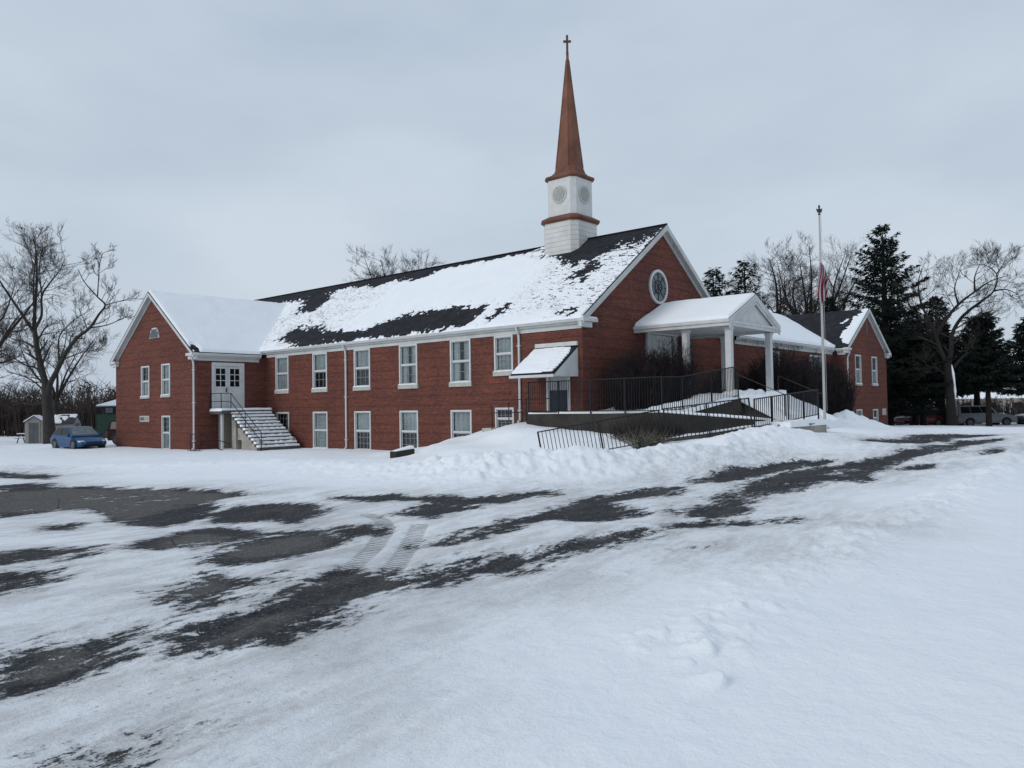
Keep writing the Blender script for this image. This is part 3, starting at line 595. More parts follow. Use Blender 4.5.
def t_wing(a,b):
    n=fbm(a*.7,b*.7,4,12)-.5
    t=.13+.1*n; t=t-.5*smooth((.3-np.hypot((a-(WU+.0))*1.,(b-(V0+.1))*.6)+.2*n)/.2)
    return t
sheet('snow',rf,lambda u,v,t:(u,v,WZ-WK*(VC-v)+t+.004),120,80,WU-.28,5.2,V0-.2,VC+.02,t_wing)
sheet('snow',rf,lambda u,v,t:(u,v,WZ-WK*(v-VC)+t+.004),60,40,WU-.28,5.2,VC-.02,V1+.3,lambda a,b:.12+.08*(fbm(a,b,3,7)-.5))
rake(TW,VC,5.5,WZ,WK)
eave(TD,WU-.3,-.08,WZ-WK*5.5)
m=M(TW); zz=WZ-WK*5.5
for a,b in ((V0-.3,V0+.62),(V1-.5,V1+.3)):
    m.box(a,b,.003,.3,zz-.17,zz-.01); m.box(a+.05,b-.08,.004,.2,zz-.36,zz-.172)
m.build('cornice_return','white',church,bevel=.01)
# gable vent
v_=M(TW); cc=28.35
pts=[(-.62,6.6),(.62,6.6),(.46,7.05),(.24,7.22),(-.24,7.22),(-.46,7.05)]
v_.add([(cc+a,.003,z) for a,z in pts]+[(cc+a,.07,z) for a,z in pts],[tuple(range(6)),tuple(range(11,5,-1))]+[(i,(i+1)%6,6+(i+1)%6,6+i) for i in range(6)])
vent=v_.build('gable_vent','trim',church)
v_=M(TW)
for i in range(6):
    z=6.66+i*.085; hw=.5 if z<6.95 else .34
    v_.hexa([(cc-hw,.071,z),(cc+hw,.071,z),(cc+hw,.11,z-.03),(cc-hw,.11,z-.03),(cc-hw,.071,z+.04),(cc+hw,.071,z+.04),(cc+hw,.11,z+.01),(cc-hw,.11,z+.01)])
v_.build('louvre','shed_dark',vent)
m=M(TW); m.box(29.1,30.38,.003,.05,1.58,1.95); pq=m.build('plaque','sill',church,bevel=.01)
m=M(TW)
m.box(29.2,29.74,.051,.06,1.67,1.86); m.build('plate','louver',pq); m=M(TW); m.box(29.78,30.28,.051,.062,1.67,1.86); m.build('plate','shed_dark',pq)
# side double door of the wing
d=M(TD); a,b,c,e=-3.05,-1.08,2.25,4.92
d.box(a-.02,a+.12,-.09,.04,c,e+.02); d.box(b-.12,b+.02,-.09,.04,c,e+.02); d.box(a+.12,b-.12,-.09,.04,e-.16,e+.02); dd=d.build('double_door','white',church)
mid=(a+b)/2
for x0,x1 in ((a+.12,mid-.01),(mid+.01,b-.12)):
    l=M(TD); w=(x1-x0); z1=e-.16
    gx0,gx1=x0+.13,x1-.13; gz0,gz1=c+1.32,z1-.16
    l.box(x0,gx0,-.07,-.03,c,z1); l.box(gx1,x1,-.07,-.03,c,z1); l.box(gx0,gx1,-.07,-.03,gz1,z1); l.box(gx0,gx1,-.07,-.03,c,gz0)
    for k in range(2):
        xx=gx0+(gx1-gx0)/2
    l.box(xx-.02,xx+.02,-.065,-.035,gz0,gz1)
    for k in (1,2): zz_=gz0+(gz1-gz0)*k/3; l.box(gx0,xx-.021,-.065,-.035,zz_-.02,zz_+.02); l.box(xx+.021,gx1,-.065,-.035,zz_-.02,zz_+.02)
    l.box(gx0+.02,gx1-.02,-.029,-.02,c+.2,gz0-.2)
    l.build('door_leaf','white',dd)
    g=M(TD); g.box(gx0,gx1,-.085,-.075,gz0,gz1); g.build('pane','carglass',dd)
h=M(TD); h.tube([(mid-.1,-.03,c+1.05),(mid-.1,.03,c+1.05),(mid-.1,.03,c+1.2),(mid-.1,-.03,c+1.2)],.012,6); h.box(mid-.13,mid-.07,-.03,-.02,c+1.0,c+1.25); h.build('handle','black',dd)
# cellar door below the landing
k=M(TD); k.box(-2.6,-1.2,-.09,-.04,-.2,2.0); k.build('cellar_door','cream',church); 
k=M(TD); k.box(-2.66,-2.6,-.08,.03,-.2,2.05); k.box(-1.2,-1.14,-.08,.03,-.2,2.05); k.build('cellar_door_frame','trim',church)
# --- connecting block and right wing ---
CV=-.36; RU0,RU1,RV=28.53,37.95,-1.14; RC_=(RU0+RU1)/2; RZ=8.72; RK=(8.72-5.7)/(RC_-RU0+.3)
TC=plane((0,CV),(1,0),(0,-1))
cop=[(18.0,19.3,3.3,5.1),(24.25,26.2,3.3,5.1),(24.3,26.0,.85,1.5),(16.0,17.2,.95,1.5)]
wall(TC,13.36,RU0,-.6,5.6,cop)
window(TC,*cop[0],kind=1); window(TC,*cop[1],kind=1,grid=(4,2)); window(TC,*cop[2],kind=0,grid=(3,2),sill=False); window(TC,*cop[3],kind=0,grid=(3,2),sill=False)
m=M(); m.poly([(13.36,CV,-.6),(13.36,0,-.6),(13.36,0,5.6),(13.36,CV,5.6)]); m.build('wall','brick',church,uv=True,fix=False)
TRS=plane((RU0,0),(0,1),(-1,0)); wall(TRS,RV,CV,-.6,5.6,[])
TG=plane((0,RV),(1,0),(0,-1))
gop=[(30.62,31.78,3.35,5.33),(34.3,35.46,3.35,5.33),(30.6,31.75,.35,1.55),(34.3,35.4,.3,1.52)]
rr_=lambda u:RZ-RK*abs(u-RC_)-.13
wall(TG,RU0,RU1,-.6,5.5,gop,extra=[(RU0,5.5),(RU1,5.5),(RU1,rr_(RU1)),(RC_,rr_(RC_)),(RU0,rr_(RU0))])
for i,o in enumerate(gop): window(TG,*o,kind=(4,4,1,4)[i],grid=(2,2),sillh=.13 if i<2 else .06)
m=M(); m.poly([(RU1,RV,-.6),(RU1,11,-.6),(RU1,11,5.7),(RU1,RV,5.7)]); m.poly([(13.36,11,-.6),(RU1,11,-.6),(RU1,11,5.7),(13.36,11,5.7)]); m.build('wall','brick',church,uv=True,fix=False)
hw=RC_-RU0+.3
rg=roof_pair('roof','y',RC_,hw-.06,RZ,RK,RV-.28,11.2,.05)
rc=roof_pair('roof','x',5.0,5.0-(CV-.26),RZ-.02,(RZ-5.72)/(5.0-CV+.3),13.4,RC_,.05)
CK=(RZ-5.72)/(5.0-CV+.3)
sheet('snow',rc,lambda u,v,t:(u,v,RZ-.02-CK*(5-v)+t+.004),130,70,13.45,RC_,CV-.25,5.02,lambda a,b:.15+.1*(fbm(a*.6,b*.6,4,5)-.5))
def t_rw(a,b):                              # a = v, b = u
    n=fbm(a*1.2,b*1.2,4,15,.6)-.5
    m=(a-(RV-.28))-1.25+1.1*np.abs(b-(RU0+2.4))*.3+n*2.2+.3*(b>RC_-1)+.9*smooth((RU0+.5-b)/.6)
    return np.where(m>0,-.04,.07*smooth(-m/.3)+.02*n)
sheet('snow',rg,lambda v,u,t:(u,v,RZ-RK*(RC_-u)+t+.004),120,90,RV-.26,8,RU0-.25,RC_-.03,t_rw)
sheet('snow',rg,lambda v,u,t:(u,v,RZ-RK*(u-RC_)+t+.004),60,40,RV-.26,11,RC_+.03,RU1+.25,lambda a,b:.1+.05*(fbm(a,b,3,4)-.5))
rake(TG,RC_,hw,RZ,RK)
eave(TC,13.5,RU0-.15,5.72); 
zz=RZ-RK*hw
m=M(TG)
for a,b in ((RU0-.32,RU0+.55),(RU1-.5,RU1+.32)): m.box(a,b,.003,.3,zz-.13,zz+.03); m.box(a+.06,b-.1,.004,.2,zz-.33,zz-.132)
m.build('cornice_return','white',church,bevel=.01)
m=M(TG); m.box(RC_-.12,RC_+.12,.003,.05,7.0,7.75); vv=m.build('gable_vent','shed_dark',church)
m=M(TG); m.box(36.5,37.45,.003,.04,1.08,1.56); m.build('cornerstone','sill',church,bevel=.01)
eave(plane((RU0,0),(0,1),(-1,0)),RV-.1,CV-.3,5.70)
# icicles under the connecting eave
ic=M(TC); r_=random.Random(4)
for i in range(70):
    s=13.8+r_.random()*8.6; l=.08+.35*r_.random()**2; ic.tube([(s,.29,5.56),(s,.29,5.56-l)],[.018,.003],5,False)
ic.build('icicles','frost',church)
# downspouts
def downspout(T,s,ztop,zbot,name='downspout'):
    m=M(T); m.tube([(s,.24,ztop),(s,.22,ztop-.1),(s,.09,ztop-.34),(s,.07,ztop-.5),(s,.07,zbot+.2),(s,.08,zbot+.08),(s,.22,zbot)],.055,8)
    for z in (ztop-.8,(ztop+zbot)/2,zbot+.5): m.box(s-.08,s+.08,.0,.13,z-.025,z+.025)
    m.build(name,'white',church)
downspout(TL,15.42,5.58,.05); downspout(TL,3.3,5.58,1.5)
downspout(plane((WU,0),(0,1),(-1,0)),V0+.14,5.3,.02)
downspout(TG,RU0+.32,5.5,.75)
# --- awning over the side door ---
aw=M(); s0,s1=.22,2.36
aw.hexa([(.3,s0,4.55),(.3,s1,4.55),(-1.35,s1+.06,3.42),(-1.35,s0,3.42),(.3,s0,4.61),(.3,s1,4.61),(-1.36,s1+.06,3.48),(-1.36,s0,3.48)])
a_=aw.build('awning','shingle',church,uv=True)
m=M(); m.box(-1.42,-1.32,s0-.03,s1+.1,3.31,3.415); m.box(.18,.298,s0-.02,s1+.02,4.615,4.78)
m.poly([(.29,s0,3.35),(.29,s0,4.548),(-1.32,s0,3.40),(-1.32,s0,3.35)]); m.poly([(.29,s1+.03,3.35),(.29,s1+.03,4.548),(-1.32,s1+.06,3.40),(-1.32,s1+.06,3.35)])
m.poly([(.29,s0,3.355),(.29,s1,3.355),(-1.32,s1+.05,3.355),(-1.32,s0,3.355)]); m.build('awning_boards','white',a_,fix=False)
kk=(4.61-3.48)/1.66
def t_aw(v,u):
    n=fbm(v*3,u*6,3,5)-.5; st=np.sin(u*42)*.5+.5
    t=.06+.05*n; t=np.where(u>.17+.05*n,-.04,t); t=np.where((v<s0+.1+.2*smooth((u+.2)/.5)+.1*n),-.04,t)
    t=np.where((v<s0+.55+.5*n)&(st>.62),-.04,t); return t
sheet('snow',a_,lambda v,u,t:(u,v,3.49+kk*(u+1.36)+t),70,70,s0,s1+.05,-1.34,.25,t_aw)
# side door
d=M(TL); a,b,c,e=dop
d.box(a-.02,a+.1,-.1,.04,c,e); d.box(b-.1,b+.02,-.1,.04,c,e); d.box(a+.1,b-.1,-.1,.04,e-.12,e); sd=d.build('side_door','white',church)
d=M(TL); d.box(a+.1,b-.1,-.075,-.035,2.82,e-.12); 
d.build('upper_panel','curtain',sd); d=M(TL); d.box(a+.1,b-.1,-.07,-.04,c,2.818); d.build('door_leaf','door_blue',sd)
# --- main entrance ---
e_=M(TF)
for x in (5.14,7.56): e_.box(x,x+.3,.003,.12,2.3,5.36)
e_.box(5.1,7.9,.003,.16,5.362,5.75); ent=e_.build('entrance_surround','white',church,bevel=.008)
e_=M(TF); e_.box(5.44,7.56,-.08,-.03,4.55,5.36)
for x0,x1 in ((5.44,6.47),(6.53,7.56)):
    e_.box(x0,x0+.14,-.08,-.03,2.4,4.54); e_.box(x1-.14,x1,-.08,-.03,2.4,4.54); e_.box(x0+.14,x1-.14,-.08,-.03,2.4,3.3); e_.box(x0+.14,x1-.14,-.08,-.03,4.3,4.54)
e_.box(6.471,6.529,-.08,-.025,2.4,4.54)
for k in range(1,4):
    zz=4.6+.0; 
e_.build('door_leaf','white',ent)
e_=M(TF); e_.box(5.58,6.33,-.09,-.07,3.3,4.3); e_.box(6.67,7.42,-.09,-.07,3.3,4.3); e_.build('pane','carglass',ent)
e_=M(TF)
for x in (5.6,6.12,6.65,7.17): e_.box(x,x+.36,-.029,-.02,4.68,5.2)
e_.build('transom_panel','trim',ent)
e_=M(TF); e_.box(7.93,8.3,.003,.06,2.4,5.2); e_.build('dark_panel','bark_dark',church)  # plain dark brown panel over the dark gap between surround and porch column
# --- porch ---
PV=-4.5; PZ=6.78; PK=(6.78-5.62)/2.52; PC=6.72; F0=2.38
pr=M()
for s in (-1,1): pr.prism([(PC,PZ),(PC+s*2.54,PZ-PK*2.54),(PC+s*2.54,PZ-PK*2.54-.05),(PC,PZ-.05)],'y',PV-.02,-.003)
porch=pr.build('porch_roof','shingle',church,uv=True)
for s in (-1,1):
    sheet('snow',porch,(lambda v,q,t,s=s:(PC+s*q,v,PZ-PK*q+t+.003)),90,50,PV,-.02,0,2.55,lambda a,b:.13+.06*(fbm(a*1.1,b*1.1,3,6)-.5)-.02*smooth((a-(PV+.25))/-.25)*4*.05)
m=M()
zz=PZ-PK*2.52
for s in (-1,1):
    x0,x1=sorted((PC+s*2.32,PC+s*2.54)); m.box(x0,x1,PV,-.003,zz-.30,zz-.085)       # beam + fascia
    x0,x1=sorted((PC+s*2.545,PC+s*2.60)); m.box(x0,x1,PV-.03,-.003,zz-.16,zz-.03)
m.box(PC-2.32,PC+2.32,PV,PV+.2,zz-.30,zz-.085)
m.build('porch_beam','white',porch,bevel=.008)
m=M(); m.box(PC-2.31,PC+2.31,PV+.21,-.01,zz-.2,zz-.17); m.build('porch_ceiling','white',porch)
m=M(); m.poly([(PC-2.5,PV+.06,zz-.085),(PC+2.5,PV+.06,zz-.085),(PC,PV+.06,PZ-.1)]); m.build('pediment','white',porch,fix=False)
TP=plane((0,PV),(1,0),(0,-1)); rake(TP,PC,2.54,PZ,PK,q1=.06,name='pediment_board',parent=porch)
m=M(TP); m.box(PC-2.56,PC+2.56,.0,.05,zz-.18,zz-.08); m.build('pediment_base','white',porch)
for x,y in ((4.6,-4.28),(4.6,-2.32),(8.98,-4.12),(9.02,-1.95)):
    m=M(); w=.125; m.box(x-w,x+w,y-w,y+w,F0,zz-.30); m.box(x-w-.03,x+w+.03,y-w-.03,y+w+.03,F0,F0+.2); m.box(x-w-.03,x+w+.03,y-w-.03,y+w+.03,zz-.42,zz-.302); m.build('column','white',church,bevel=.012)
m=M(); m.box(4.25,9.5,-4.75,-.003,.4,F0); m.build('porch_floor','concrete_dark',church)
def t_fl(a,b): return .05+.22*fbm(a*1.3,b*1.3,4,33)**1.5+.28*np.exp(-((b+4.5)/.5)**2)*fbm(a*2.4,b*2.4,3,3)
sheet('snow',church,lambda u,v,t:(u,v,F0+t),110,100,4.27,9.48,-4.73,-.05,t_fl)
# steps in front of the porch
m=M()
for i in range(7): m.box(4.7,9.0,-4.75-.32*(i+1),-4.75-.32*i-.001,.3,F0-.165*(i+1))
stp=m.build('porch_steps','concrete',church)
def t_st(a,b):
    return .17+.30*fbm(a*1.5,b*1.5,4,51)*smooth((a-4.6)/1.2+.3)+.13*(fbm(a*4,b*4,3,12)-.5)
sheet('snow',stp,lambda u,v,t:(u,v,F0-.1+(v+4.75)*.5+t),90,70,4.45,9.2,-7.2,-4.7,t_st)
# --- steeple ---
sx_,sy_=6.83,5.31
def oct_(a,c,z): return [(sx_+x,sy_+y,z) for x,y in ((a,-(a-c)),(a,a-c),(a-c,a),(-(a-c),a),(-a,a-c),(-a,-(a-c)),(-(a-c),-a),(a-c,-a))]
m=M(); m.loft([oct_(1.09,.3,8.6),oct_(1.09,.3,11.45)]); st=m.build('steeple','siding',church,uv=True)
m=M(); m.loft([oct_(1.10,.3,11.40),oct_(1.14,.31,11.44),oct_(1.22,.33,11.50),oct_(1.22,.33,11.60),oct_(1.17,.31,11.63),oct_(.93,.26,11.78)]); m.build('cornice','copper',st)
m=M(); m.loft([oct_(.90,.22,11.75),oct_(.90,.22,13.72)]); m.build('belfry','board',st,uv=True)
m=M(); m.loft([oct_(.92,.23,13.64),oct_(.96,.25,13.67),oct_(1.02,.26,13.72),oct_(1.02,.26,13.81),oct_(.98,.25,13.84),oct_(.80,.24,13.92),oct_(.68,.23,14.06),oct_(.60,.22,14.35),oct_(.43,.17,16.2),oct_(.25,.10,18.1),oct_(.07,.028,20.0),oct_(.05,.02,20.3)]); spire=m.build('spire','copper',st)
m=M()
for j in range(8):
    a=[oct_(.605,.222,14.35),oct_(.43,.17,16.2),oct_(.25,.10,18.1),oct_(.07,.028,20.0)]; m.tube([a[k][j] for k in range(4)],.022,4)
m.build('spire_seams','copper',st)
for dx,dy in ((-1,0),(0,-1),(1,0),(0,1)):
    T_=(lambda s,q,z,dx=dx,dy=dy:(sx_+dx*(.9+q)-dy*s,sy_+dy*(.9+q)+dx*s,z)); m=M(T_); n=28; cz=12.85
    m.loft([[(r*math.cos(2*math.pi*j/n),q,cz+r*math.sin(2*math.pi*j/n)) for j in range(n)] for r,q in ((.47,.002),(.47,.04),(.40,.055),(.36,.02),(.36,.012))],cap=False)
    md=m.build('medallion','trim',st); m=M(T_)
    for i in range(8):
        z=cz-.29+i*.083; hw=math.sqrt(max(.02,.34**2-(z-cz)**2)); m.hexa([(-hw,.0,z-.02),(hw,.0,z-.02),(hw,.035,z-.035),(-hw,.035,z-.035),(-hw,.0,z+.03),(hw,.0,z+.03),(hw,.035,z+.01),(-hw,.035,z+.01)])
    m.build('louvre','sill',st)
m=M(); m.tube([(sx_,sy_,20.25),(sx_,sy_,20.42)],.07,8); 
dv=lambda s:(sx_+s*CU*1.,sy_-s*SU*1.)
ax,ay=dv(.2);bx,by=dv(-.2)
m.tube([(sx_,sy_,20.3),(sx_,sy_,21.3)],.065,6); m.tube([(ax,ay,20.98),(bx,by,20.98)],.065,6); m.build('cross','cross_brown',st)
# ============================ stairs, ramp, railings ===========================
ST,off=local_thing('outdoor_staircase','snow covered concrete staircase climbing to the white double doors of the left wing','staircase',-1.4,21.5,0)
m=M(); n=11; vt,vb=22.2,19.15; zt=2.2
for i in range(n):
    v1=vt-(vt-vb)*i/n; v0=vt-(vt-vb)*(i+1)/n; z=zt-zt*(i+1)/(n+1)
    m.box(-2.62,-.12,v0+.0,v1-.001,z-.17,z)
    m.box(-2.45,-2.1,v0+.02,v1-.001,z-.42,z-.172); m.box(-.5,-.13,v0+.02,v1-.001,z-.42,z-.172)
m.build('steps','concrete',ST,off)
m=M(); m.box(-3.25,-.02,22.2,23.36,2.0,2.2); m.box(-3.22,-.03,22.0,22.2,2.03,2.199); m.build('landing','concrete',ST,off)
m=M(); m.box(-2.5,-2.3,19.4,21.2,-.1,.55); m.box(-2.5,-2.3,20.3,21.6,.55,1.2); m.box(-2.55,-2.25,21.7,22.15,-.1,2.0); m.box(-.4,-.15,19.5,22.15,-.1,.6); m.build('support_wall','concrete_light',ST,off)
m=M(); m.box(-3.1,-2.98,22.25,22.37,-.1,2.0); m.build('post','white',ST,off)
m=M(); r=random.Random(3)
for i in range(n):
    v1=vt-(vt-vb)*i/n; v0=vt-(vt-vb)*(i+1)/n; z=zt-zt*(i+1)/(n+1)
    k=16
    for j in range(k):
        a=-2.66+2.52*j/k; b=a+2.52/k*1.0; h=.07+.035*r.random(); q=-.015+.03*r.random()
        m.hexa([(a,v0+q,z+.001),(b,v0+q,z+.001),(b,v1-.002,z+.001),(a,v1-.002,z+.001),(a,v0+q+.03,z+h),(b,v0+q+.03,z+h),(b,v1-.002,z+h+.03),(a,v1-.002,z+h+.03)])
so=m.build('snow','snow',ST,off)
def simple_sheet(parent,u0,u1,v0,v1,z,tf,off,n=(50,40),name='snow'):
    return sheet(name,parent,lambda u,v,t:(u-off[0],v-off[1],z-off[2]+t),n[0],n[1],u0,u1,v0,v1,tf)
simple_sheet(ST,-3.27,-.03,22.0,23.34,2.2,lambda a,b:.09+.05*fbm(a*2,b*2,3,2),off)
m=M(); R_=.022
def rail(m,pts,posts,h=(.95,.5),r=.022):
    for k in h: m.tube([(x,y,z+k) for x,y,z in pts],r,6)
    for x,y,z in posts: m.tube([(x,y,z-.1),(x,y,z+h[0])],r,6)
sl=zt/(vt-vb)
rail(m,[(-3.2,23.3,2.2),(-3.2,22.1,2.2)],[(-3.2,23.3,2.2),(-3.2,22.1,2.2)])
rail(m,[(-3.2,22.1,2.2),(-2.62,22.1,2.2),(-2.62,20.6,2.2-sl*1.5),(-2.62,19.0,.02)],[(-2.62,22.1,2.2),(-2.62,20.6,2.2-sl*1.5),(-2.62,19.0,.0)])
m.build('railing','black',ST,off)
# railing of the cellar entry at the corner of the wing
CR,off=local_thing('handrail','short black pipe handrail going down beside the left wing corner','handrail',-4.2,22.4,0)
m=M(); rail(m,[(-4.4,23.2,.0),(-4.4,22.2,.0),(-3.2,21.2,-.55)],[(-4.4,23.2,0),(-4.4,22.2,0)],h=(.92,.45)); m.build('pipe','black',CR,off)
m=M(); m.box(-4.6,-4.3,22.0,23.2,-.1,.04); m.build('kerb','concrete',CR,off)
# retaining wall end sticking out of the snow bank
x,y=W(-3.9,6.3); RWt=thing('retaining_wall','dark end of a low retaining wall poking out of the snow bank by the basement windows','wall',(x,y,gz(x,y)-.12),TH)
m=M(); m.hexa([(-.35,-.1,-.3),(.5,-.3,-.3),(.5,.1,-.3),(-.35,.3,-.3),(-.35,-.1,.38),(.5,-.3,.46),(.5,.1,.46),(-.35,.3,.38)]); m.build('block','concrete_dark',RWt,bevel=.02)
m=M(); m.hexa([(-.33,-.08,.385),(.5,-.28,.465),(.5,.08,.465),(-.33,.28,.385),(-.2,-.05,.44),(.5,-.25,.6),(.5,.05,.6),(-.2,.2,.44)]); m.build('snow','snow',RWt,bevel=.03)
# --- ramp ---
RP,off=local_thing('concrete_ramp','weathered concrete ramp and walkway with snow on top, below the black fences','ramp',0,-2,0)
ZR=1.86
m=M(); m.prism([(-1.0,1.9),(.28,1.9),(.28,-.02),(4.2,-.02),(4.2,-2.9),(.3,-2.9),(.0,-4.5),(-1.25,-4.5)],'z',.3,ZR); m.build('walkway','concrete_dark',RP,off)
# the sloping run up to the porch
m=M(); m.hexa([(.0,-4.6,.4),(4.24,-4.9,.4),(4.24,-2.905,.4),(.3,-2.905,.4),(.0,-4.6,ZR+.02),(4.24,-4.9,F0-.02),(4.24,-2.905,F0-.02),(.3,-2.905,ZR+.02)]); m.build('upper_run','concrete_dark',RP,off)
# outer run, going down towards the steps
a=(-1.3,-4.52);b=(2.1,-7.15)
def strip(p0,p1,z0,z1,zb,w):
    dx,dy=p1[0]-p0[0],p1[1]-p0[1]; l=math.hypot(dx,dy); nx,ny=-dy/l*w,dx/l*w
    return [(p0[0],p0[1],zb),(p1[0],p1[1],zb),(p1[0]+nx,p1[1]+ny,zb),(p0[0]+nx,p0[1]+ny,zb),(p0[0],p0[1],z0),(p1[0],p1[1],z1),(p1[0]+nx,p1[1]+ny,z1),(p0[0]+nx,p0[1]+ny,z0)]
m=M(); m.hexa(strip(a,b,1.88,1.50,.3,.22)); m.hexa(strip((-1.26,-1.6),a,1.86,1.88,.3,.22)); m.build('ramp_wall','concrete_dark',RP,off)
m=M(); m.hexa(strip((-3.4,-5.6),(-1.3,-7.9),1.0,1.42,.5,.2)); m.hexa(strip((-1.3,-7.9),(.6,-8.15),1.42,1.42,.5,.2)); m.build('ramp_kerb','concrete',RP,off)
m=M(); m.prism([(1.15,-8.75),(2.9,-8.7),(3.3,-8.3),(3.3,-7.6),(.2,-7.9),(-.6,-8.35)],'z',.4,1.46); m.build('landing_wall','concrete_light',RP,off,bevel=.03)
simple_sheet(RP,-1.0,.25,-4.4,1.88,ZR,lambda a,b:.05+.05*fbm(a*2,b*2,3,2),off,(40,120))
simple_sheet(RP,.28,4.15,-2.9,-.05,ZR,lambda a,b:.08+.45*smooth((a-.5)/4)*fbm(a*1.2,b*1.2,3,7)+.1*smooth((a-1)/3),off,(70,60))
sheet('snow',RP,lambda u,v,t:(u-off[0],v-off[1],ZR+(F0-ZR)*np.clip(u/4.24,0,1)+t),80,40,.02,4.23,-4.85,-2.95,lambda a,b:.05+.13*fbm(a*1.4,b*1.4,3,14))
def strip_snow(p0,p1,z0,z1,w,h,seed):
    m=M(); k=26; r=random.Random(seed); dx,dy=p1[0]-p0[0],p1[1]-p0[1]; l=math.hypot(dx,dy); nx,ny=-dy/l*w,dx/l*w; rings=[]
    for i in range(k+1):
        t=i/k; x,y=p0[0]+dx*t,p0[1]+dy*t; z=z0+(z1-z0)*t+.002; hh=h*(.6+.7*fbm(np.array([t*6.+seed]),np.array([0.]),3,seed)[0])
        rings.append([(x-nx*.05,y-ny*.05,z),(x+nx*.15,y+ny*.15,z+hh*.8),(x+nx*.5,y+ny*.5,z+hh),(x+nx*.9,y+ny*.9,z+hh*.7),(x+nx*1.05,y+ny*1.05,z)])
    m.loft(rings); return m
strip_snow(a,b,1.88,1.50,.22,.10,3).build('snow','snow',RP,off,smooth=True)
strip_snow((-3.4,-5.6),(-1.3,-7.9),1.0,1.42,.2,.06,5).build('snow','snow',RP,off,smooth=True)
def t_lw(a,b): return .10+.10*fbm(a*1.5,b*1.5,3,9)
simple_sheet(RP,-.5,3.35,-8.75,-7.5,1.40,t_lw,off,(60,30))
# fence of pickets: posts and balusters standing square to the sloping rail
def picket_fence(name,label,pts,h,sp,group=None,lean=False,post_every=1.6,gap=.06,base_rail=True):
    """pts: bottom line in church frame"""
    c=pts[0]; root,off=local_thing(name,label,'fence',c[0],c[1],c[2],group)
    rl=M(); ba=M()
    for (p0,p1) in zip(pts[:-1],pts[1:]):
        p0=Vector(p0);p1=Vector(p1); d=p1-p0; L_=d.length; e=d/L_
        side=Vector((0,0,1)).cross(e).normalized(); up=e.cross(side); up=up if up.z>0 else -up
        if not lean: up=Vector((0,0,1))
        rl.tube([p0+up*h,p1+up*h],.022,6)
        if base_rail: rl.tube([p0+up*gap,p1+up*gap],.018,6)
        k=max(1,round(L_/post_every))
        for i in range(k+1):
            q=p0+e*L_*i/k
            if i==0 and p0!=Vector(pts[0]): continue
            po=M(); po.tube([q-up*.25,q+up*(h+.02)],.030,6); po.build('post','black',root,off)
        n=int(L_/sp)
        for i in range(1,n):
            q=p0+e*(L_*i/n); ba.tube([q+up*(gap if base_rail else -.1),q+up*(h-.02)],.0145,4,False)
    rl.build('rail','black',root,off); ba.build('balusters','black',root,off); return root
picket_fence('picket_fence','front black picket fence, its left end panel tilted, along the outer ramp',[(-5.86,-2.82,.36),(-3.35,-5.75,1.0)],1.0,.125,lean=True,post_every=2.2)
picket_fence('picket_fence','second black picket fence panel, middle stretch of the front fence above the low ramp kerb',[(-3.3,-5.85,1.0),(-1.5,-7.9,1.30)],1.03,.125,lean=True,post_every=1.25)
picket_fence('picket_fence','right stretch of the front black picket fence, standing on the snowy landing wall',[(-1.45,-7.95,1.34),(.7,-8.2,1.5),(3.1,-8.35,1.66)],.95,.125,post_every=1.1)
picket_fence('guard_railing','tall black railing around the walkway by the side door up to the porch columns',[(-.93,1.85,1.9),(-1.1,-4.4,1.9),(.1,-4.55,1.92),(4.15,-4.83,2.40)],1.24,.115,post_every=1.7)
x,y=W(-.8,3); PR,off=local_thing('pipe_railing','two-rail black pipe railing left of the side door in front of the brick wall','railing',-.8,3.2,1.5)
m=M(); rail(m,[(-.85,3.95,1.5),(-.9,2.95,1.5),(-1.02,.35,1.52)],[(-.85,3.95,1.3),(-.9,2.95,1.4),(-.97,1.95,1.6)],h=(.95,.42)); m.build('pipe','black',PR,off)
m=M(); m.box(-1.0,.25,3.9,4.4,.95,1.27); m.build('step','sill',PR,off)
for u,lab in ((4.72,'left'),(9.0,'right')):
    H,off=local_thing('handrail',f'thin sloping {"tan handrail beside the left" if lab=="left" else "tan handrail beside the right"} front porch column','handrail',u,-4.9,1.5)
    m=M(); m.tube([(u,-4.5,3.36),(u,-6.5,2.47)],.016,6); m.tube([(u,-4.5,2.3),(u,-4.5,3.36)],.02,6); m.tube([(u,-6.5,1.1),(u,-6.5,2.47)],.018,6); m.build('pipe','wood',H,off)
# ============================ shrubs ===========================================
def bush_mesh(name,nst,rx,ry,h,seed,mat,parent,thick=.012,twigs=6,arch=.3,off=(0,0,0)):
    r=random.Random(seed); m=M()
    for i in range(nst):
        a=r.random()*6.283; q=math.sqrt(r.random()); bx,by=q*rx*math.cos(a),q*ry*math.sin(a)
        hh=h*(.55+.45*r.random())*(1-.35*q*q); dx,dy=(r.random()-.5)*arch*2,(r.random()-.5)*arch*2
        p=[(bx*.8,by*.8,-.05),(bx*.9+dx*.3,by*.9+dy*.3,hh*.4),(bx+dx,by+dy,hh)]
        m.tube(p,[thick,thick*.8,thick*.25],3,False)
        for k in range(twigs):
            t=.25+.75*r.random(); px=bx*(.8+.2*t)+dx*t*t; py=by*(.8+.2*t)+dy*t*t; pz=hh*t
            l=.2+.35*r.random(); aa=r.random()*6.283; el=.3+r.random()*.9
            ex,ey,ez=math.cos(aa)*math.cos(el)*l,math.sin(aa)*math.cos(el)*l,math.sin(el)*l
            m.tube([(px,py,pz),(px+ex*.5,py+ey*.5,pz+ez*.45),(px+ex,py+ey,pz+ez)],[thick*.6,thick*.45,thick*.15],3,False)
    return m.build(name,mat,parent,fix=False)
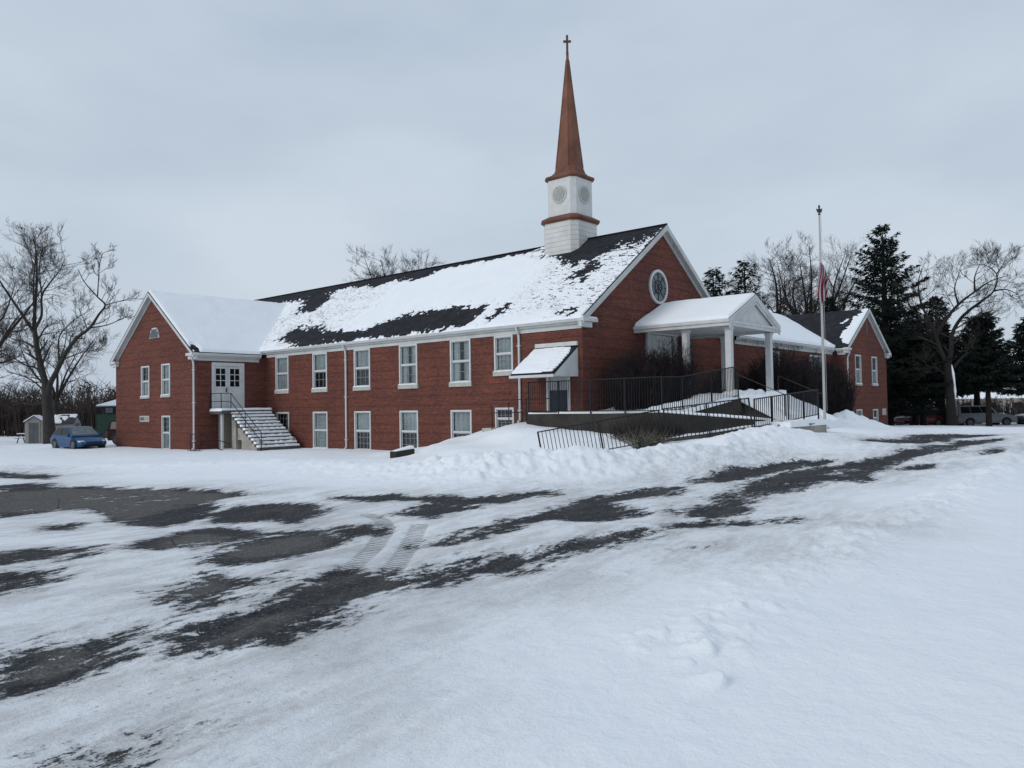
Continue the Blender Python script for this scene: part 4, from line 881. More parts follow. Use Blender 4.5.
def bush(label,u,v,nst,rx,ry,h,seed,mat='shrub',name='bare_shrub',zb=None,**k):
    x,y=W(u,v); z=gz(x,y)-.1 if zb is None else zb; t=thing(name,label,'shrub',(x,y,z),TH); bush_mesh('branches',nst,rx,ry,h,seed,mat,t,**k); return t
bush('dense dark leafless shrub against the front gable wall left of the porch',2.6,-1.45,900,2.1,1.15,2.75,1,zb=1.85,twigs=10,thick=.015)
bush('dark leafless shrub growing close by the entrance between the wall and the porch',4.3,-1.9,330,.9,1.0,3.3,2,zb=1.9,twigs=9,thick=.014)
bush('large dark leafless shrub between the porch and the right wing, nearest the porch',13.4,-2.9,1100,2.8,1.6,4.2,3,twigs=10,thick=.021,zb=.9)
bush('large dark leafless shrub hiding the basement window of the connecting block, beside the flagpole',19.6,-2.5,1300,3.9,1.5,4.5,4,twigs=10,thick=.022,zb=.6)
bush('dark leafless shrub filling the gap behind the right porch column',9.9,-1.6,420,1.3,1.1,2.9,5,twigs=9,thick=.018,zb=1.2)
bush('low brown weeds and twigs between the front fence and the dark ramp wall',-2.3,-4.4,260,.55,1.6,.75,8,mat='twig',twigs=5,thick=.009,arch=.35)
x,y=4.15,24.15; t=thing('small_shrub','small tangled shrub with dry pale blades in the snow before the front fence','shrub',(x,y,gz(x,y)-.05),0)
bush_mesh('branches',110,.55,.3,.45,9,'grassdry',t,thick=.007,twigs=2,arch=.75); bush_mesh('dark_branches',120,.55,.3,.48,10,'shrub',t,thick=.007,twigs=2,arch=.7)
# ============================ flagpole, flag ===================================
fx,fy=12.87,32.3; fz=gz(12.87,32.3)-.03
FP=thing('flagpole','tall white flagpole in front of the right wing with a small eagle on top','flagpole',(fx,fy,fz),0,scale=(.86,.86,.855))
m=M(); m.tube([(0,0,-.3),(0,0,5),(0,0,10.45)],[.065,.06,.04],12); m.lathe([(.2,-.1),(.2,.1),(.12,.2)],12); m.build('pole','pole',FP,smooth=False)
m=M(); m.lathe([(.0,10.40),(.06,10.42),(.06,10.48),(.02,10.52),(.06,10.58),(.085,10.65),(.06,10.72),(.0,10.76)],12)
m.add([(-.15,0,10.70),(-.05,.03,10.62),(.05,.03,10.62),(.15,0,10.70),(.1,-.03,10.52),(-.1,-.03,10.52),(-.15,0,10.74),(-.05,.03,10.70),(.05,.03,10.70),(.15,0,10.74),(.1,-.03,10.60),(-.1,-.03,10.60)],[(0,1,2,3,4,5),(6,7,8,9,10,11),(0,1,7,6),(1,2,8,7),(2,3,9,8),(3,4,10,9),(4,5,11,10),(5,0,6,11)])
m.lathe([(.0,10.72),(.05,10.78),(.05,10.86),(.0,10.92)],8); m.build('finial','wood',FP)
m=M(); m.tube([(.11,-.03,.9),(.1,-.04,6),(.07,-.03,10.4)],.008,4); m.build('halyard','pole',FP)
def flag_mat():
    m,nt,b=new_mat('flag_cloth'); uv=coords(nt,'UV'); sx=N(nt,'ShaderNodeSeparateXYZ'); lk(nt,uv,sx.inputs[0])
    st=math_(nt,'LESS_THAN',math_(nt,'FRACT',math_(nt,'MULTIPLY',sx.outputs['Y'],6.5)),.5)
    c=mix(nt,st,(.34,.34,.37),(.20,.012,.025))
    can=math_(nt,'MULTIPLY',math_(nt,'LESS_THAN',sx.outputs['X'],.4),math_(nt,'GREATER_THAN',sx.outputs['Y'],.46))
    vo=N(nt,'ShaderNodeTexVoronoi'); vo.inputs['Scale'].default_value=16; vo.inputs['Randomness'].default_value=.1; lk(nt,uv,vo.inputs['Vector'])
    cb=mix(nt,math_(nt,'LESS_THAN',vo.outputs['Distance'],.2),(.03,.035,.10),(.4,.41,.45))
    c=mix(nt,can,c,cb); lk(nt,c,b.inputs['Base Color']); b.inputs['Roughness'].default_value=.85; return m
MT['flag']=flag_mat()
me=bpy.data.meshes.new('flag'); nx,ny=40,24; vs=[];uvs=[]
for j in range(ny+1):
    for i in range(nx+1):
        s=i/nx; t=j/ny                       # s across the folds, t down the cloth
        w_=.30+.32*math.sin(min(1,t*2.6)*1.57)-.34*max(0,t-.35)
        x=-.16-.10*math.sin(3.1*t)+w_*s+.05*math.sin(6*t+3*s); fold=.12*math.sin(s*15+t*3)*min(1,t*4+.2)
        vs.append((x,fold-.12,-2.35*t*(1-.18*s)-.30*s*(1-t))); uvs.append((.42+.5*t,.02+.96*(s*.75+.25*t)*(.55+.45*t)+.12*(1-t)*math.sin(3*s)))
fs=[(j*(nx+1)+i,j*(nx+1)+i+1,(j+1)*(nx+1)+i+1,(j+1)*(nx+1)+i) for j in range(ny) for i in range(nx)]
me.from_pydata(vs,[],fs); ul=me.uv_layers.new(name='UVMap').data
for p in me.polygons:
    for li in p.loop_indices: ul[li].uv=uvs[me.loops[li].vertex_index]
me.materials.append(MT['flag']); me.polygons.foreach_set('use_smooth',[True]*len(me.polygons))
fo=bpy.data.objects.new('flag',me); col.objects.link(fo); fo.location=(fx,fy-.08,7.95); fo.scale=(.62,.62,.76)
tag(fo,'limp red and white striped flag hanging at half mast on the white flagpole','flag')
# ============================ trees ============================================
def grow(m,p,d,l,r,dep,rn,up=.12,spread=.6,tw=None,minr=.006,segs=3):
    """one branch and its children"""
    pts=[p];rad=[r];q=p;dd=d
    for i in range(segs):
        dd=(dd+Vector((rn.gauss(0,.16),rn.gauss(0,.16),rn.gauss(0,.12)+up*.35))).normalized(); q=q+dd*(l/segs); pts.append(q); rad.append(max(minr*.6,r*(1-.55*(i+1)/segs)))
    (m if (dep>1 or tw is None) else tw).tube(pts,rad,5 if r>.06 else 3,False)
    if dep<=0: return
    nc=rn.choice((3,4)) if dep>1 else rn.choice((4,5,6))
    for k in range(nc):
        t=.3+.7*(k+rn.random())/nc; i=min(segs-1,int(t*segs)); f=t*segs-i; b=pts[i].lerp(pts[i+1],f); rr=rad[i]*(1-f)+rad[i+1]*f
        a=rn.random()*6.283; ax=dd.orthogonal().normalized(); ax=Matrix.Rotation(a,3,dd)@ax
        nd=(dd*math.cos(spread)+ax*math.sin(spread)).normalized(); nd=(nd+Vector((0,0,up))).normalized()
        grow(m,b,nd,l*(.5+.25*rn.random()),max(minr,rr*.62),dep-1,rn,up,spread*(.8+.5*rn.random()),tw,minr,segs)
def limb(m,tw,pts,r0,r1,rn,k,dep,l,up=.15,start=.25,minr=.009):
    pts=[Vector(p) for p in pts]; n=len(pts)
    # smooth the sketch
    q=[]; 
    for i in range(n-1):
        p0=pts[max(0,i-1)];p1=pts[i];p2=pts[i+1];p3=pts[min(n-1,i+2)]
        for t in (0,.33,.67): q.append(.5*((2*p1)+(p2-p0)*t+(2*p0-5*p1+4*p2-p3)*t*t+(3*p1-p0-3*p2+p3)*t**3))
    q.append(pts[-1]); nn=len(q); rad=[r0+(r1-r0)*(i/(nn-1))**.8 for i in range(nn)]
    m.tube(q,rad,8 if r0>.15 else 6,False)
    for j in range(k):
        t=start+(1-start)*(j+rn.random())/k; f=t*(nn-1); i=min(nn-2,int(f)); b=q[i].lerp(q[i+1],f-i); d=(q[i+1]-q[i]).normalized(); rr=rad[i]
        ax=Matrix.Rotation(rn.random()*6.283,3,d)@d.orthogonal().normalized(); nd=(d*.55+ax*.85+Vector((0,0,up))).normalized()
        grow(tw,b,nd,l*(.7+.6*rn.random())*(1.15-.5*t),max(.02,rr*.42),dep,rn,up,.62,None,minr)
def bare_tree(label,x,y,z,build,seed,cat='tree',name='bare_tree',group=None,bark='bark'):
    t=thing(name,label,cat,(x,y,z),0,group); m=M();tw=M(); build(m,tw,random.Random(seed)); m.build('trunk',bark,t,fix=False,smooth=True); tw.build('crown','twig',t,fix=False); return t
SKC={}
def sk(pts,s,rn,dy=.6):                     # a limb sketched as (sideways, up) steps, with real depth wandering off the plane
    o=[];dr=rn.choice((-1,1))*dy; c=SKC.setdefault(id(rn),[])
    y=min(c,key=lambda q:(q[0]-pts[0][0])**2+(q[1]-pts[0][1])**2)[2] if c else 0.
    for i,p in enumerate(pts):
        if i: y+=dr*(math.hypot(p[0]-pts[i-1][0],p[1]-pts[i-1][1])*s)*.45
        o.append((p[0]*s,y,p[1]*s)); c.append((p[0],p[1],y))
    return o
S1=.0741
def t_left(m,tw,rn):
    SKC[id(rn)]=[(0,0,0.),(-4,60,.1),(0,50,.05)]
    m.tube([(0,0,-.5),(0,0,.1),(-.1,0,1.6),(-.25,.05,3.4),(-.32,.1,4.4)],[.62,.48,.40,.36,.33],10,False)
    A=lambda pts,r0,r1,k,dep,l,dy=.6,**q: limb(m,tw,sk(pts,S1,rn,dy),r0,r1,rn,k,dep,l,**q)
    A([(-4,56),(-10,74),(-16,96),(-20,116)],.27,.165,5,3,1.7,.2)
    A([(-20,116),(-23,135),(-25,158),(-28,178),(-32,200),(-38,214)],.16,.02,14,3,2.0)
    A([(-20,116),(-10,130),(-7,148),(3,160),(16,172),(24,184)],.13,.02,11,3,1.9)
    A([(-21,114),(-33,138),(-44,160),(-52,180),(-56,198)],.14,.02,11,3,2.0)
    A([(-24,140),(-20,165),(-14,188),(-12,208)],.07,.015,8,3,1.6)
    A([(-7,148),(-6,162),(-4,180),(2,196)],.06,.012,7,3,1.4)
    A([(-2,40),(0,58),(8,72),(15,84),(22,95),(32,106),(45,115),(55,128),(62,137),(55,145),(43,160),(38,172)],.24,.02,9,3,1.6,.25,start=.3)
    A([(45,115),(60,118),(72,124),(80,128)],.06,.012,6,3,1.3)
    A([(55,146),(58,160),(61,174),(66,186)],.05,.012,6,3,1.2)
    A([(62,137),(74,141),(86,145)],.045,.012,5,2,1.1)
    A([(12,80),(9,94),(8,110),(20,126),(34,136)],.09,.015,8,3,1.5)
    A([(15,84),(28,88),(45,92),(58,90)],.06,.012,7,3,1.4)
    A([(-6,64),(-16,76),(-30,80),(-46,88),(-66,96)],.10,.02,8,3,1.7)
    A([(-4,50),(-18,62),(-36,70),(-54,74)],.08,.02,7,3,1.6)
    A([(-2,44),(-20,40),(-38,42),(-54,34)],.07,.02,7,3,1.5)
    A([(-16,96),(-32,104),(-48,108),(-62,118)],.09,.015,8,3,1.6)
bare_tree('large grey bare tree with one long crooked limb reaching right, left of the church',-34.3,58.1,-.1,t_left,11)
S2=.079
def t_right(m,tw,rn):
    SKC[id(rn)]=[(0,0,0.),(-3,66,0.),(-2,50,0.)]
    m.tube([(0,0,-.5),(0,0,.3),(-.05,0,1.8),(-.12,0,3.2),(-.2,0,4.6),(-.27,0,5.2)],[.58,.40,.33,.30,.28,.25],12,False)
    A=lambda pts,r0,r1,k,dep,l,dy=.6,**q: limb(m,tw,sk(pts,S2,rn,dy),r0,r1,rn,k,dep,l,**q)
    A([(-3,64),(-7,80),(-10,98),(-14,112),(-18,130),(-17,150),(-10,166)],.20,.025,15,3,1.9,start=.05)
    A([(-2,60),(3,78),(6,95),(16,110),(28,120),(40,128),(55,139),(60,157),(48,168)],.22,.025,16,3,1.9,.3,start=.08)
    A([(-9,92),(0,110),(10,124),(24,136),(38,146),(52,150)],.17,.02,10,3,1.7)
    A([(-9,98),(-20,112),(-28,124),(-34,142)],.14,.02,9,3,1.7)
    A([(24,136),(22,150),(26,164)],.09,.015,7,3,1.4)
    A([(10,124),(4,140),(8,158)],.10,.015,7,3,1.5)
    A([(55,139),(66,140),(76,134)],.09,.015,6,3,1.4)
    A([(3,60),(14,70),(24,76),(36,80)],.13,.03,7,3,1.5)
    A([(-4,52),(-16,60),(-28,62)],.10,.03,7,3,1.4)
    A([(60,157),(70,168),(74,176)],.05,.012,6,3,1.2)
bt=bare_tree('big gnarled bare tree with thick dark trunk standing by the parked cars',34.8,62.1,-.1,t_right,23,bark='bark_dark')
m=M(); m.tube([(.22,-.25,2.3),(.20,-.25,2.9),(.16,-.25,3.6),(.09,-.25,4.3),(.0,-.24,5.0)],[.03,.09,.07,.10,.03],7); m.build('snow','snow',bt,smooth=True)
def generic(h,sp,nl,r0,dep=3,l=2.2,forks=5,lean=0,low=.22):
    def f(m,tw,rn):
        k=h*low; m.tube([(0,0,-.5),(0,0,.2),(lean*.3,0,k)],[r0*1.5,r0*1.1,r0],9,False)
        for i in range(forks):
            a=6.283*i/forks+rn.random()*.7; s=sp*(.45+.55*rn.random()); hh=h*(.78+.22*rn.random()); c,sn=math.cos(a),math.sin(a)
            z0=k*(.85+.12*rn.random()); pts=[(lean*.3,0,z0)]
            for t in (.25,.5,.75,1.): pts.append((lean*.3+c*s*t**.9+rn.gauss(0,.05*s),sn*s*t**.9+rn.gauss(0,.05*s),z0+(hh-z0)*t+rn.gauss(0,.02*h)))
            limb(m,tw,pts,r0*.62,.02,rn,nl,dep,l,start=.2)
    return f
bare_tree('rounded bare tree crown rising behind the long church roof',-10.8,74.8,0,generic(16.5,4.9,17,.4,3,2.0,11,low=.5),31,bark='bark')
g_='bare trees behind the right wing'
bare_tree('wide bare tree behind the porch roof, left of the flagpole',25.2,72,0,generic(15.8,6.2,15,.5,3,2.1,7,low=.3),32,group=g_,bark='bark_dark')
bare_tree('upright bare tree directly behind the flagpole and its flag',30.2,78,0,generic(18.2,5.9,15,.55,3,2.4,8,low=.28),33,group=g_,bark='bark_dark')
bare_tree('bare tree at the right edge of the view behind the dark spruces',49.5,69,0,generic(14.2,4.5,10,.4,3,2.0,6,low=.35),34,group=g_,bark='bark_dark')
bare_tree('bare tree at the left edge of the view leaning in from beyond the frame',-44.5,62,0,generic(14.5,8.2,13,.42,3,2.3,8,low=.3),35)
bare_tree('slender bare tree between the large grey tree and the shed',-39.6,68,0,generic(9.5,3.2,9,.22,3,1.6,5,low=.35),36)
# spruces
def spruce(label,x,y,z,h,r,seed,clear=.08,dens=1.,group=None,name='spruce_tree',droop=.25,dark=True):
    rn=random.Random(seed); t=thing(name,label,'tree',(x,y,z),rn.random()*6,group); m=M(); tr=M(); tr.tube([(0,0,-.4),(0,0,.2),(0,0,h*.5),(0,0,h*.99)],[r*.11,r*.085,r*.05,.02],7,False)
    zc=h*clear; zz=zc; vs=[];fs=[]
    while zz<h*.985:
        t_=(zz-zc)/(h-zc); prof=(1-t_)**.75*(.55+.45*min(1,t_*5+.4)); nb=max(4,int(9*(1-t_)+4))
        ph=rn.random()*6
        for b in range(nb):
            if rn.random()<.2: continue
            a=ph+6.283*b/nb+rn.gauss(0,.2); L_=r*prof*(.45+.75*rn.random()); 
            if L_<.2: L_=.2
            c,s=math.cos(a),math.sin(a); el=-.05-droop*(1-t_)+.5*t_*t_+rn.gauss(0,.07)
            k=5; pts=[]
            for i in range(k+1):
                q=i/k; pts.append((c*L_*q,s*L_*q,zz+L_*(el*q+ .22*q*q)))
            tr.tube(pts,[.035*(1-.7*i/k)*(L_/r+.4) for i in range(k+1)],3,False)
            nq=int(46*dens*L_/r*(.6+.4*r/3))+8
            for j in range(nq):
                q=.12+.88*rn.random()**.8; i=min(k-1,int(q*k)); f=q*k-i; px,py,pz=[pts[i][w]*(1-f)+pts[i+1][w]*f for w in range(3)]
                w=.42*L_*(1-q)*.9+.14; o=rn.uniform(-w,w); px+=-s*o; py+=c*o; pz+=-abs(o)*.25+rn.gauss(0,.05)-.08*rn.random()
                sz=.13+.16*rn.random(); a2=a+rn.gauss(0,.8)+(o/w)*.9; e2=rn.gauss(-.25,.4)
                dx,dy,dz=math.cos(a2)*math.cos(e2),math.sin(a2)*math.cos(e2),math.sin(e2)
                wx,wy,wz=rn.gauss(0,1),rn.gauss(0,1),rn.gauss(0,1); l=math.sqrt(wx*wx+wy*wy+wz*wz)+1e-6; q2=sz*.33/l
                n0=len(vs); vs+=[(px-wx*q2,py-wy*q2,pz-wz*q2),(px+wx*q2,py+wy*q2,pz+wz*q2),(px+dx*sz*1.5,py+dy*sz*1.5,pz+dz*sz*1.5)]; fs.append((n0,n0+1,n0+2))
        zz+=(.20+.22*(1-t_))*max(.6,h/15)
    m.add(vs,fs); tr.build('trunk','bark_dark',t,fix=False); m.build('crown','needle',t,fix=False); return t
spruce('tallest dark spruce right behind the end of the right wing',31.7,66.2,-.2,17.4,5.9,41,clear=.10,dens=3.0)
spruce('dark spruce tip showing above the main gable slope, nearest the steeple side',16.6,63.8,0,13.3,4.6,42,clear=.3,dens=1.1)
spruce('dark spruce tip between the gable and the bare trees behind the porch roof',21.2,70.5,0,15.2,4.4,43,clear=.3,dens=1.1)
spruce('low dark spruce behind the ridge of the right wing near the flag',27.2,66.5,0,11.2,2.6,44,clear=.2,dens=1.1)
gp_='dark evergreens behind the parked cars'
for i,(x,y,h,r,lab) in enumerate([(38.6,63.5,9.6,2.9,'dark evergreen just right of the gnarled bare tree'),(42.4,63.8,9.2,3.2,'dark evergreen over the silver pickup'),(46.4,66,11.0,3.0,'dark evergreen at the right edge of the view'),
   (36.2,70.5,10.5,3.2,'dark evergreen behind the thick trunk of the gnarled tree'),(33.6,71.0,8.6,2.8,'low dark evergreen right of the tallest spruce'),(50.3,70.5,11.5,3.4,'dark evergreen outermost to the right, partly out of view'),(39.8,72.5,9.4,3.8,'broad dark evergreen behind the large silver SUV'),(44.8,75.5,10.6,4.0,'broad dark evergreen farthest back behind the right hand cars'),(35.2,67.2,8.2,3.3,'low dark evergreen just left of the gnarled bare tree'),(48.6,64.8,9.8,3.6,'dark evergreen at the right edge, in front of its neighbours'),(37.4,77.0,12.4,4.2,'tall dark evergreen far behind the crown of the gnarled tree'),(43.0,79.0,13.0,4.4,'tall dark evergreen far behind the silver SUV')]):
    spruce(lab,x,y,-.25,h,r,60+i,clear=.36,dens=2.0,group=gp_,name='pine_tree',droop=.35)
# dark cedar in the thicket at the left
spruce('rounded dark cedar in the brush behind the large grey tree',-33.5,76,-.2,6.0,3.2,71,clear=.02,dens=1.0,name='cedar_tree')
# brush and far woods: nobody could count the stems
def brush(name,x0,x1,y0,y1,n,h0,h1,seed,mat,thick=.03,tw=5,fx=None):
    rn=random.Random(seed); m=M()
    for i in range(n):
        x=rn.uniform(x0,x1); y=rn.uniform(y0,y1); h=rn.uniform(h0,h1)*(fx(x) if fx else 1); l=rn.gauss(0,.12)*h; l2=rn.gauss(0,.1)*h
        m.tube([(x,y,-.3),(x+l*.4,y+l2*.4,h*.5),(x+l,y+l2,h)],[thick,thick*.7,thick*.2],3,False)
        for k in range(tw):
            t=.2+.8*rn.random(); px,py,pz=x+l*t,y+l2*t,h*t; a=rn.random()*6.283; e=.2+rn.random(); q=h*(.15+.2*rn.random())
            m.tube([(px,py,pz),(px+math.cos(a)*math.cos(e)*q,py+math.sin(a)*math.cos(e)*q,pz+math.sin(e)*q)],[thick*.55,thick*.12],3,False)
    o=m.build(name,mat,fix=False); tag(o,kind='stuff'); return o
o=brush('thicket',-68,-22,74,84,5200,1.6,4.2,81,'thicket',.045,6,lambda x:.9+.25*math.sin(x*.6)); tag(o,'dense brown leafless brush along the edge of the lot at the left','brush')
o=brush('far_woods',-150,-36,98,122,1500,3.2,6.2,82,'thicket',.10,8); tag(o,'bare far woods behind the brush at the left','woods')
o=brush('far_treeline',-60,190,165,185,2600,4.5,8.5,83,'thicket',.16,7); tag(o,'low far line of bare trees beyond the field at the right','woods')
o=brush('hedgerow',20,75,84,90,2200,.9,2.3,84,'thicket',.05,6); tag(o,'low dark brush behind the parked cars','brush')
# ============================ vehicles =========================================
def car(name,label,x,y,rz,paint,kind='hatch',L_=4.4,Wd=1.8,H=1.5,z=None,frost=False,roof_snow=.0,group='cars parked under the trees'):
    z=gz(x,y) if z is None else z
    t=thing(name,label,'pickup' if kind=='pickup' else 'car',(x,y,z),rz,group); hw=Wd/2; wr=.34 if kind=='hatch' else .38; gc=.2 if kind=='hatch' else .32
    belt=H*.60 if kind=='hatch' else H*.60; hood=H*.53 if kind=='hatch' else H*.60
    def ring(x,zb,zt,w,tum=.06):
        return [(x,-w*.93,zb),(x,w*.93,zb),(x,w,zb+(zt-zb)*.3),(x,w,zb+(zt-zb)*.75),(x,w-tum,zt-.02),(x,w*.6,zt),(x,0,zt+.015),(x,-w*.6,zt),(x,-w+tum,zt-.02),(x,-w,zb+(zt-zb)*.75),(x,-w,zb+(zt-zb)*.3)]
    h=L_/2
    st=[(-h,.42,belt*.80,hw*.84),(-h+.10,.28,belt*.98,hw*.93),(-h+.6,gc,belt,hw),(-.3,gc,belt,hw),(h*.42,gc,belt*.985,hw),(h*.62,gc,hood*.99,hw*.99),(h-.35,gc+.03,hood*.88,hw*.94),(h-.08,.30,hood*.72,hw*.84),(h,.38,hood*.60,hw*.78)]
    m=M(); m.loft([ring(*s) for s in st]); body=m.build('body',paint,t,smooth=False,bevel=.04)
    # cabin
    if kind=='pickup': cab=[(-h*.18,0,.03),(-h*.14,1,.12),(h*.22,1,.12),(h*.42,0,.04)]
    elif kind=='suv': cab=[(-h*.97,0,.05),(-h*.90,1,.13),(h*.12,1,.13),(h*.36,0,.04)]
    else: cab=[(-h*.90,0,.06),(-h*.62,.93,.15),(-h*.1,1,.16),(h*.10,.97,.16),(h*.50,0,.05)]
    m=M(); rings=[]
    for xx,k,ins in cab:
        zt=belt+(H-belt)*k; wt=hw-.06-(H-belt)*.28*k
        rings.append([(xx,-(hw-.07),belt-.05),(xx,hw-.07,belt-.05),(xx,wt,max(zt,belt-.03)),(xx,-wt,max(zt,belt-.03))])
    m.loft(rings); cb=m.build('cabin',paint,t,bevel=.03)
    # glass: side panes, windscreen, rear window
    def pane(pts,mat,name='window'):
        m=M(); c=Vector((0,0,0)); 
        for p in pts: c+=Vector(p)/len(pts)
        a=Vector(pts[1])-Vector(pts[0]); b=Vector(pts[2])-Vector(pts[0]); nn=a.cross(b).normalized(); nn=nn if nn.dot(c-Vector((0,0,belt*.8)))>0 else -nn
        m.add([tuple(Vector(p)+nn*.004) for p in pts]+[tuple(Vector(p)+nn*.018) for p in pts],[tuple(range(len(pts))),tuple(range(2*len(pts)-1,len(pts)-1,-1))]+[(i,(i+1)%len(pts),len(pts)+(i+1)%len(pts),len(pts)+i) for i in range(len(pts))]); return m.build(name,mat,t)
    def sp(xx,k,s):                          # point on cabin side
        zt=belt+(H-belt)*k; w=(hw-.07)+( (hw-.06-(H-belt)*.28)-(hw-.07))*k; return (xx,s*w,zt)
    xs=[c[0] for c in cab]; xr,xf=xs[0],xs[-1]; xrt=[c[0] for c in cab if c[1]>.9][0]; xft=[c[0] for c in cab if c[1]>.9][-1]
    cuts=[0,.5,1] if kind!='suv' else [0,.3,.64,1]
    for s in (-1,1):
        for a,b in zip(cuts[:-1],cuts[1:]):
            lo=lambda f:xr+.22+(xf-xr-.5)*f; hi=lambda f:xrt+.08+(xft-xrt-.16)*f
            pane([sp(lo(a)+.03,.12,s),sp(lo(b)-.03,.12,s),sp(hi(b)-.03,.86,s),sp(hi(a)+.03,.86,s)],'carglass')
    g='frost' if frost else 'carglass'
    def fr(x0,x1,k0,k1,mat,nm):
        def q(k,s): xx=x0+(x1-x0)*k; y=sp(xx,k,s)[1]*.92; return (xx,y,belt-.03+(H-belt+.03)*k)
        pane([q(k0,-1),q(k0,1),q(k1,1),q(k1,-1)],mat,nm)
    fr(xf,xft,.10,.90,g,'windscreen'); fr(xr,xrt,.15,.88,g,'rear_window')
    ax=h*.60
    for xx in (-ax,ax):
        for s in (-1,1):
            m=M(lambda a,b,c,xx=xx,s=s:(xx+a,s*(hw-.10+b),wr+c)); n=20
            m.loft([[(r*math.cos(2*math.pi*j/n),q,r*math.sin(2*math.pi*j/n)) for j in range(n)] for q,r in ((-.1,wr*.9),(-.08,wr),(.08,wr),(.115,wr*.93),(.115,wr*.66))],cap=True); w=m.build('wheel','tyre',t)
            m=M(lambda a,b,c,xx=xx,s=s:(xx+a,s*(hw-.10+b),wr+c)); m.loft([[(r*math.cos(2*math.pi*j/n),q,r*math.sin(2*math.pi*j/n)) for j in range(n)] for q,r in ((.116,wr*.64),(.125,wr*.6),(.118,wr*.3),(.124,.0001))],cap=False); m.build('rim','rim',w)
            # dark wheel arch
            m=M(lambda a,b,c,xx=xx,s=s:(xx+a,s*(hw+b),wr+c)); pts=[((wr+.07)*math.cos(math.pi*j/14),(wr+.07)*math.sin(math.pi*j/14)) for j in range(15)]
            m.add([(a,.004,c) for a,c in pts]+[(a,-.03,c) for a,c in pts],[tuple(range(15)),tuple(range(29,14,-1))]+[(i,(i+1)%15,15+(i+1)%15,15+i) for i in range(15)]); m.build('wheel_arch','tyre',t)
    for s in (-1,1):
        m=M(); m.hexa([(h-.28,s*hw*.62,hood*.70),(h+.0,s*hw*.58,hood*.60),(h-.12,s*hw*.84,hood*.62),(h-.30,s*hw*.935,hood*.70),(h-.30,s*hw*.62,hood*.84),(h-.10,s*hw*.58,hood*.74),(h-.16,s*hw*.83,hood*.75),(h-.32,s*hw*.93,hood*.82)]); m.build('headlight','lamp_clear',t)
        m=M(); y0,y1=sorted((s*hw*.66,s*hw*.90)); m.box(-h-.01,-h+.14,y0,y1,belt*.62,belt*.86); m.build('tail_light','lamp_red',t)
        m=M(); y0,y1=sorted((s*(hw-.02),s*(hw+.16))); m.box(h*.36,h*.42,y0,y1,belt-.02,belt+.13); m.build('mirror',paint,t,bevel=.02)
    m=M(); m.box(h-.06,h+.012,-hw*.52,hw*.52,hood*.40,hood*.56); m.build('grille','black',t)
    m=M(); m.box(h-.10,h+.015,-hw*.66,hw*.66,.30,hood*.34); m.box(-h-.015,-h+.1,-hw*.7,hw*.7,.32,.50); m.build('bumper','black' if kind=='hatch' else 'chrome',t,bevel=.02)
    if kind=='pickup':
        m=M(); m.box(-h+.1,-h*.20,-hw+.14,hw-.14,belt+.014,belt+.02); m.build('bed','black',t)
    if roof_snow:
        m=M(); wt=hw-.10-(H-belt)*.28
        rr=[]
        for i in range(9):
            q=i/8; xx=xrt+(xft-xrt)*q; hh=roof_snow*(.4+.6*math.sin(math.pi*min(1,max(0,q*.94+.03))))
            rr.append([(xx,-wt+.06,H+.003),(xx,wt-.06,H+.003),(xx,wt-.12,H+hh*.8),(xx,0,H+hh),(xx,-wt+.12,H+hh*.8)])
        m.loft(rr); m.build('snow','snow',t,smooth=True)
        m=M(); rr=[]
        for i in range(6):
            q=i/5; xx=h*.56+(h*.34)*q; zz=hood*(1.0-.10*q)+.0
            rr.append([(xx,-hw*.8,zz-.02),(xx,hw*.8,zz-.02),(xx,hw*.7,zz+.03+roof_snow*.4),(xx,0,zz+.04+roof_snow*.5),(xx,-hw*.7,zz+.03+roof_snow*.4)])
        m.loft(rr); m.build('snow','snow',t,smooth=True)
    return t
car('parked_car','blue hatchback with frosted windscreen parked by the left end of the church',-27.25,49.2,R(-38),'car_blue','hatch',4.3,1.8,1.46,z=-.12,frost=True,group='cars parked beside the left wing')
car('parked_car','dark maroon car half hidden between the blue hatchback and the brick wall',-24.9,52.8,R(-12),'car_maroon','suv',4.4,1.8,1.62,group='cars parked beside the left wing')
car('parked_car','dark red crossover with a dusting of snow, left of the thick tree trunk',37.6,72.6,R(196),'car_red','suv',4.5,1.85,1.62,roof_snow=.05,z=-.35)
car('parked_car','silver crossover with snowy roof mostly hidden behind the dark red one',41.0,75.5,R(190),'car_silver','suv',4.6,1.85,1.72,roof_snow=.09,z=-.35)
car('parked_car','large silver SUV facing right, parked right of the thick tree trunk',43.2,72.0,R(-4),'car_silver','suv',5.3,1.95,1.9,z=-.35)
car('parked_car','dark car with a snow covered roof at the right edge of the view',48.7,72.2,R(185),'car_dark','suv',4.6,1.85,1.6,roof_snow=.22,z=-.35)
car('parked_car','charcoal car behind the tallest spruce, beside the dark red crossover',34.6,75.8,R(188),'car_dark','suv',4.5,1.8,1.6,roof_snow=.08,z=-.35)
